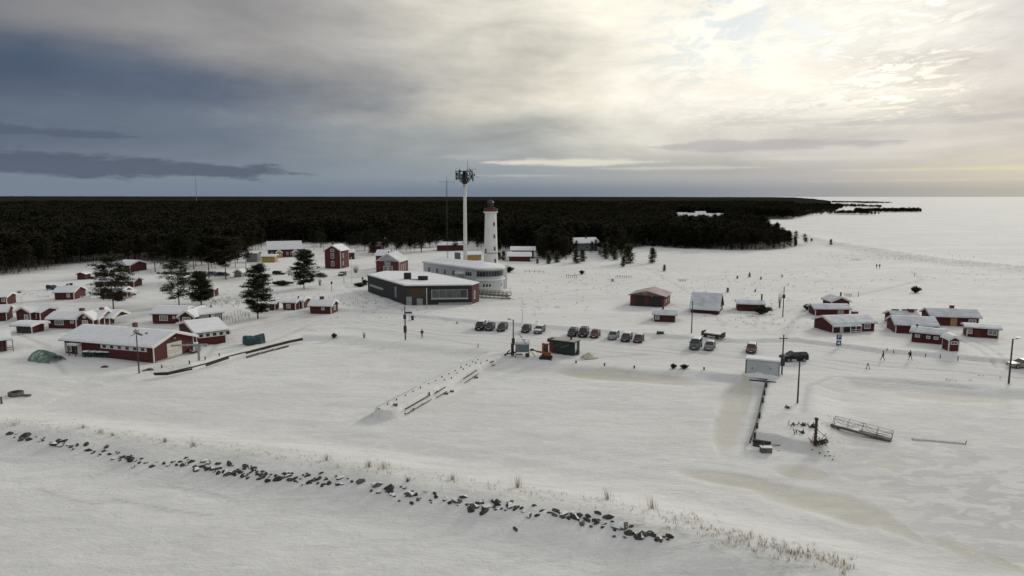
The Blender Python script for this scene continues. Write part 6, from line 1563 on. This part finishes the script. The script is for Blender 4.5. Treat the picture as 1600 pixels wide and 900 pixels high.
    for i in range(5): MB().tube((-.25 + .0 * i, .0, .5 + .45 * i), (.25, -.05, .62 + .45 * i), .05, n=4).build('lashing', M_BLACKM, t)
    MB().tube((.1, 0, 1.9), (1.15, -.1, 1.1), .04).tube((1.15, -.1, 1.1), (1.35, -.1, .3), .04).tube((.4, 0, .4), (1.2, -.1, 1.5), .03).build('bent_frame', M_RUST, t)
    for px, py, lab, n_, w in ((1246, 665, 'tangle of dark scrap metal on the snowy pier left of the black beacon', 16, 1.3), (1248, 677, 'thin branches poking out of the pier snow below the scrap tangle', 8, .8), (1228, 638, 'two small dark lumps on the pier snow near the lamp pole', 5, .5), (1216, 661, '', 0, 0), (1266, 668, 'black scrap bundle touching the beacon post on its left', 12, .6)):
        if not lab: continue
        g = at(px, py); t = thing('scrap_metal', lab, 'scrap', g); b = MB()
        for i in range(n_): p = Vector((rng.uniform(-w, w), rng.uniform(-.3, .3), rng.uniform(-.05, .1))); b.tube(p, p + Vector((rng.uniform(-.4, .4), rng.uniform(-.2, .2), rng.uniform(.05, .65))), rng.uniform(.03, .08), n=4)
        b.build('rods', M_RUST, t); MB().lathe([(.22, 0), (.25, .22), (.1, .3)], 8, (w * .6, 0, 0)).build('lump', M_BLACKM, t)
    # gangway
    zl = .35; a = Vector((*atz(1302, 663, .8), .8)); b_ = Vector((*atz(1393, 686.5, .2), .15)); d = b_ - a; L = d.length
    t = thing('gangway', 'grey metal gangway with truss railings lying down onto the ice', 'gangway', a); X = d.normalized(); Yv = Vector((-X.y, X.x, 0)).normalized(); Z = X.cross(Yv); M = Matrix((X, Yv, Z)).transposed().to_4x4()
    MB(M).box(0, L, -.5, .5, -.05, .05).build('deck', M_ROCK2, t); MB(M).box(.2, L * .45, -.3, .42, .053, .1).build('deck_snow', M_THIN, t)
    n = 4
    gw = mat('dull_gangway_steel', (.13, .12, .11), .6, .3, 2)
    for s in (-.52, .52):
        for z in (.55, 1.02): MB(M).tube((0, s, z), (L, s, z), .025, n=5).build('handrail', gw, t)
        MB(M).tube((0, s, -.12), (L, s, -.12), .07, n=5).build('side_beam', gw, t)
        for i in range(n + 1): MB(M).tube((L * i / n, s, 0), (L * i / n, s, 1.02), .028, n=5).build('post', gw, t)
        for i in range(n): MB(M).tube((L * i / n, s, 1.02 if i % 2 == 0 else 0.05), (L * (i + 1) / n, s, .05 if i % 2 == 0 else 1.02), .02, n=4).build('brace', gw, t)
    MB().tube((.0, -.3, -.7), (-.1, .3, -.1), .18).build('hinge_float', M_RUST, t); MB().tube((.3, -.2, -.75), (.8, -.3, -.2), .14).build('hinge_float', M_RUST, t)
    MB().tube((-1.4, .3, .05), (0, .3, .1), .03, n=4).tube((-1.1, -.3, .0), (0, -.3, .0), .03, n=4).build('hand_line', M_STEEL, t)
    # floating pontoon frozen in on the right
    a = at(1424, 687); b_ = at(1508, 694); t = thing('frozen_pontoon', 'low snow-drifted pontoon edge frozen into the ice at the right', 'pontoon', a, math.atan2((b_ - a).y, (b_ - a).x)); L = (b_ - a).xy.length
    MB().add([(0, -.35, -.05), (L, -.3, -.05), (L, .5, -.05), (0, .5, -.05), (.2, 0, .16), (L - .1, 0, .13), (L - .1, .4, .13), (.2, .4, .16)], [(4, 5, 6, 7), (0, 1, 5, 4), (1, 2, 6, 5), (2, 3, 7, 6), (3, 0, 4, 7)]).build('pontoon_body', mat('grey_pontoon_snow', (.50, .49, .47), .8), t); MB().tube((L, 0, 0), (L + .15, 0, .42), .05).build('corner_post', M_RUST, t)
    # kerb bollards of the outer quay
    for px, py, lab in ((900, 567.5, 'leftmost small black bollard along the middle quay edge'), (944.5, 571.5, 'middle small black bollard along the middle quay edge'), (991, 575.5, 'rightmost small black bollard along the middle quay edge'), (1100, 578, 'thin bollard right of the low twiggy clump on the quay'), (714, 506, 'small dark lump on the bank left of the parked row')):
        g = at(px, py); t = thing('quay_bollard', lab, 'bollard', g, 0, 'bollards on the middle quay'); MB().lathe([(.13, -.2), (.12, .3), (.19, .34), (.19, .44)], 10).build('drum', M_BLACKM, t)


quay_and_piers()

# ------------------------------------------------------------------ people
def person(px, py, yaw, label, h=1.75, stride=.35, coat=None, name='person', backpack=False, zoom=1.0):
    g = at(px, py); t = thing(name, label, 'person', g, R(yaw)); s = h / 1.75
    def skin(nm, verts, edges, m, root=0, sub=1):
        me = bpy.data.meshes.new(nm); me.from_pydata([tuple(Vector(v[:3]) * s) for v in verts], edges, []); o = bpy.data.objects.new(nm, me); link(o, t); me.materials.append(m)
        md = o.modifiers.new('skin', 'SKIN'); 
        for i, v in enumerate(verts):
            sv = me.skin_vertices[0].data[i]; sv.radius = (v[3] * s, (v[4] if len(v) > 4 else v[3]) * s); sv.use_root = (i == root)
        sb = o.modifiers.new('sub', 'SUBSURF'); sb.levels = sub; sb.render_levels = sub; return o
    f = stride
    # body: pelvis, spine, neck, head, legs, arms; faces -Y
    V = [(0, 0, .95, .15, .11), (0, 0, 1.15, .14, .10), (0, 0, 1.38, .17, .11), (0, 0, 1.50, .06), (0, -.01, 1.60, .085, .10), (0, -.01, 1.70, .075, .09),
         (-.09, -.02, .88, .09), (-.10, -f * .55, .50, .062), (-.10, -f * .9, .09, .045), (-.10, -f * .9 - .17, .05, .038),
         (.09, .02, .88, .09), (.10, f * .15, .50, .062), (.10, f * .75, .12, .045), (.10, f * .75 - .15, .05, .038),
         (-.21, 0, 1.40, .06), (-.25, f * .35, 1.14, .048), (-.24, f * .1, .90, .035), (-.24, f * .02, .82, .03),
         (.21, 0, 1.40, .06), (.25, -f * .35, 1.14, .048), (.24, -f * .75, .95, .035), (.24, -f * .85, .88, .03)]
    E = [(0, 1), (1, 2), (2, 3), (3, 4), (4, 5), (0, 6), (6, 7), (7, 8), (8, 9), (0, 10), (10, 11), (11, 12), (12, 13), (2, 14), (14, 15), (15, 16), (16, 17), (2, 18), (18, 19), (19, 20), (20, 21)]
    skin('body', V, E, M_TROUSER)
    C = [(0, 0, .88, .19, .14), (0, 0, 1.15, .175, .135), (0, 0, 1.40, .20, .14), (0, .01, 1.52, .10), (-.225, 0, 1.40, .085), (-.265, f * .35, 1.14, .07), (-.255, f * .1, .93, .055), (.225, 0, 1.40, .085), (.265, -f * .35, 1.14, .07), (.255, -f * .7, .97, .055)]
    skin('coat', C, [(0, 1), (1, 2), (2, 3), (2, 4), (4, 5), (5, 6), (2, 7), (7, 8), (8, 9)], coat or M_COAT)
    MB(Matrix.Scale(s, 4)).lathe([(.06, 1.53), (.098, 1.60), (.09, 1.67)], 10, (0, -.035, 0)).build('face', M_SKIN, t, True)
    MB(Matrix.Scale(s, 4)).lathe([(.118, 1.635), (.122, 1.70), (.09, 1.77), (.02, 1.80)], 12, (0, -.005, 0)).build('hat', M_COAT, t, True)
    if backpack: MB(Matrix.Scale(s, 4)).box(-.16, .16, .13, .32, 1.05, 1.48).build('backpack', M_BLACKM, t)
    return t


def people():
    person(1379.5, 563.3, 250, 'person in black striding left along the road, ahead of the other walker', 1.7, .42)
    person(1421.5, 563.3, 110, 'person in black with a backpack striding along the road, right-hand walker', 1.78, .42, backpack=True)
    person(659.5, 528.5, 20, 'person in dark clothes walking alone past the utility pole', 1.8, .12)
    person(1369.6, 419.5, 10, 'left one of two tiny distant people in red standing on the snow field', 1.85, .1, M_REDCOAT)
    person(1374.2, 419.5, -10, 'right one of two tiny distant people in red standing on the snow field', 1.85, .1, M_REDCOAT)
    person(566.5, 440.5, 30, 'person in dark clothes standing at the left end of the grey building', 1.75, .15)


people()

# ------------------------------------------------------------------ breakwater stones
def stones():
    rng = random.Random(17); meshes = []
    for i in range(14):
        b = bmesh.new(); bmesh.ops.create_icosphere(b, subdivisions=1, radius=.5)
        sx, sy, sz = rng.uniform(.9, 1.5), rng.uniform(.8, 1.2), rng.uniform(.55, .95)
        for v in b.verts:
            k = 1 + rng.uniform(-.22, .22); v.co = Vector((v.co.x * sx * k, v.co.y * sy * k, v.co.z * sz * k))
        for _ in range(3):   # broken flat faces
            n = Vector((rng.gauss(0, 1), rng.gauss(0, 1), rng.gauss(0, .7))).normalized(); d = .30
            for v in b.verts:
                q = v.co.dot(n)
                if q > d: v.co -= n * (q - d)
        me = bpy.data.meshes.new('boulder'); b.to_mesh(me); b.free(); me.materials.append((M_ROCK, M_ROCK, M_ROCK2, M_ROCK, M_ROCK3)[i % 5]); me.materials.append(M_SNOWR); me.update()
        for p in me.polygons: p.material_index = 1 if (p.normal.z > .86 and i % 2 == 0) else 0
        meshes.append(me)
    line = [(8, 676), (40, 681), (60, 686), (90, 693), (130, 700), (165, 708), (200, 714), (225, 720), (262, 726), (285, 723), (330, 728), (345, 730), (400, 738), (430, 743), (470, 747), (500, 750), (540, 756), (575, 759), (603, 765), (640, 770), (690, 779), (740, 789), (790, 793), (840, 800), (880, 807), (915, 812), (960, 822), (1000, 832), (1025, 838), (1045, 845)]
    dens = [(0, .7), (60, 1.6), (130, 1.3), (200, 1.5), (240, .5), (262, .7), (285, 1.4), (330, 2.4), (400, 2.6), (450, 2.2), (520, 1.4), (560, .4), (600, 1.5), (660, 1.7), (740, 1.5), (800, 1.8), (860, .9), (900, 1.9), (960, 1.8), (1010, 2.0), (1045, .8)]
    spots = []
    x = 8.0
    while x < 1048:
        dn = np.interp(x, [a for a, _ in dens], [b for _, b in dens]); x += 4.2 / dn * rng.uniform(.5, 1.5)
        yb = np.interp(x, [a for a, _ in line], [b for _, b in line]); sc = (yb - 307) / 30.0
        sz = rng.choice((.22, .28, .34, .4, .48, .56, .68, .9)) * (1.15 if rng.random() < .2 else .95)
        spots.append((x, yb + rng.gauss(0, .24) * sc + .75 * sc * (rng.random() - .45), sz))
    for (a, b, s) in [(190 / 4, 0, 0)]: pass
    spots += [(176, 706.5, .25), (210, 726, .3), (384, 747, .3), (307, 747, .25), (89, 709, .2), (806, 827, .5), (960, 838, .4), (1085, 858, .3), (1105, 856, .3), (1088, 846, .3), (1070, 842, .3), (1115, 850, .25), (1215, 862, .25), (1066, 855, .25), (1098, 868, .25)]
    co = at_many([(a, b) for a, b, _ in spots])
    top = sorted(range(len(spots)), key=lambda i: -spots[i][2])
    for i in top[:295]:
        p = co[i]; s = spots[i][2]; me = meshes[rng.randrange(14)]
        o = bpy.data.objects.new('boulder', me); link(o); o.location = (p[0], p[1], p[2] - s * .02); o.rotation_euler = (rng.uniform(-.22, .22), rng.uniform(-.22, .22), rng.uniform(0, 6.28))
        o.scale = (s * rng.uniform(.9, 1.5), s * rng.uniform(.8, 1.1), s * rng.uniform(.8, 1.15))
        x = spots[i][0]
        big = 'big ' if s > .85 else ('small ' if s < .42 else '')
        tone = {M_ROCK: 'dark granite', M_ROCK2: 'paler grey', M_ROCK3: 'reddish brown'}[me.materials[0]]
        where = 'at the left end' if x < 240 else 'in the left-centre stretch' if x < 560 else 'in the middle stretch' if x < 860 else 'at the right end'
        tag(o, f'{big}{tone} boulder {where} of the snowy breakwater', 'boulder', f'{big}{tone} boulders {where} of the breakwater')
    # scattered small stones by the pier head
    for k, (px, py) in enumerate(((1281, 710), (1289, 714), (1297, 713), (1301, 719), (1269, 703), (1294, 706), (1217, 704))):
        g = at(px, py); o = bpy.data.objects.new('small_stone', meshes[k % 14]); link(o); o.location = g + Vector((0, 0, .03)); o.scale = (.28, .24, .2); o.rotation_euler = (0, .2, k); tag(o, 'small dark stone showing through the snow below the black beacon', 'stone', 'small stones below the beacon')


stones()


def grass():
    rng = random.Random(31)
    def blades(m, c, h, n, w):
        for _ in range(n):
            a = rng.uniform(0, 6.283); q = abs(rng.gauss(0, w)); b0 = Vector(c) + Vector((math.cos(a) * q, math.sin(a) * q, -.05)); hh = h * rng.uniform(.5, 1.1)
            tip = b0 + Vector((rng.gauss(-.10, .14) * hh * 1.3, rng.gauss(0, .15) * hh, hh)); s = Vector((math.cos(a + 1.57), math.sin(a + 1.57), 0)) * .016
            m.add([tuple(b0 - s), tuple(b0 + s), tuple(tip)], [(0, 1, 2)])
    # single tufts one can point at
    for px, py, h, w, lab in ((22, 664, .8, .8, 'pale grass tuft at the far left of the breakwater crest'), (131, 669, .7, .35, 'grass tuft on the crest in the left part, upper one'), (157, 676, .6, .3, 'small dense grass tuft below and right of the upper left one'), (176, 681, .6, .4, 'short pale grass tuft left of centre-left crest gap'),
                              (258, 691, .8, .25, 'reddish grass tuft on the crest above the gap in the stones'), (302, 697, .9, .45, 'sprawling grass tuft right of the reddish one'), (510, 720, 1.0, .45, 'pale tall grass tuft before the middle of the crest'), (577, 730, 1.0, .4, 'pale grass tuft left of the wide double tuft'), (600, 733, 1.1, .6, 'wide double grass tuft behind the middle stones'),
                              (707, 750, .9, .35, 'grass tuft right of the tangled bush'), (810, 761, 1.45, .35, 'tallest brown grass tuft in the middle of the crest'), (950, 780, 1.5, .35, 'tall orange-brown grass tuft right of the tallest one'), (1020, 794, 1.3, .4, 'thin leaning grass tuft above the right end of the stones')):
        g = at(px, py); m = MB(); blades(m, (0, 0, 0), h, 46, w); o = m.build('grass_tuft', M_GRASS); o.location = g; tag(o, lab, 'grass tuft')
    m = MB(); pts = []
    ln = [(0, 660), (120, 672), (250, 690), (400, 707), (600, 738), (800, 768), (1000, 800), (1090, 822), (1170, 845), (1230, 862), (1290, 875), (1330, 888)]
    for _ in range(420):
        x = rng.uniform(0, 1050); y = np.interp(x, [a for a, _ in ln], [b for _, b in ln]) + rng.gauss(-2, 6); pts.append((x, y, rng.uniform(.12, .4), 5, .12))
    for _ in range(260):
        x = rng.uniform(1040, 1340); y = np.interp(x, [a for a, _ in ln], [b for _, b in ln]) + rng.gauss(0, 8); pts.append((x, y, rng.uniform(.2, .65) * (1.1 if x > 1150 else .8), 7, .2))
    for _ in range(60): x = rng.uniform(1290, 1320); pts.append((x, 655 + rng.uniform(-10, 60), rng.uniform(.2, .4), 3, .1))
    co = at_many([(p[0], p[1]) for p in pts])
    for p, c in zip(pts, co): blades(m, c, p[2], p[3], p[4])
    o = m.build('breakwater_grass', M_GRASS); o['kind'] = 'stuff'; o['label'] = 'sparse dry grass along the breakwater crest'; o['category'] = 'grass'
    # twigs and weeds over the snow field and dunes
    m = MB(); pts = []
    for (cx, cy, rx, ry, n, h) in ((1180, 440, 180, 26, 150, .5), (1150, 475, 160, 25, 40, .5), (930, 440, 140, 22, 90, .5), (640, 480, 90, 26, 80, .5), (560, 470, 70, 20, 80, .6), (340, 475, 60, 8, 80, .8), (1380, 402, 150, 8, 300, .4), (1250, 365, 90, 10, 120, .5), (1500, 430, 130, 22, 60, .4), (1180, 500, 60, 18, 60, .5), (60, 460, 70, 10, 30, .5), (840, 470, 80, 25, 60, .5), (1540, 592, 60, 8, 9, .3), (420, 470, 60, 14, 50, .6)):
        for _ in range(n): pts.append((rng.gauss(cx, rx * .5), max(345, rng.gauss(cy, ry * .5)), h * rng.uniform(.5, 1.3), 4, .25))
    co = at_many([(p[0], p[1]) for p in pts])
    for p, c in zip(pts, co):
        for _ in range(p[3]):
            b0 = Vector(c) + Vector((rng.gauss(0, p[4]), rng.gauss(0, p[4]), -.05)); m.tube(b0, b0 + Vector((rng.gauss(0, .15), rng.gauss(0, .1), p[2] * rng.uniform(.5, 1))), .03, .012, 3)
    o = m.build('field_weeds', M_TWIG); o['kind'] = 'stuff'; o['label'] = 'scattered twigs and weeds sticking out of the snow field'; o['category'] = 'weeds'


grass()
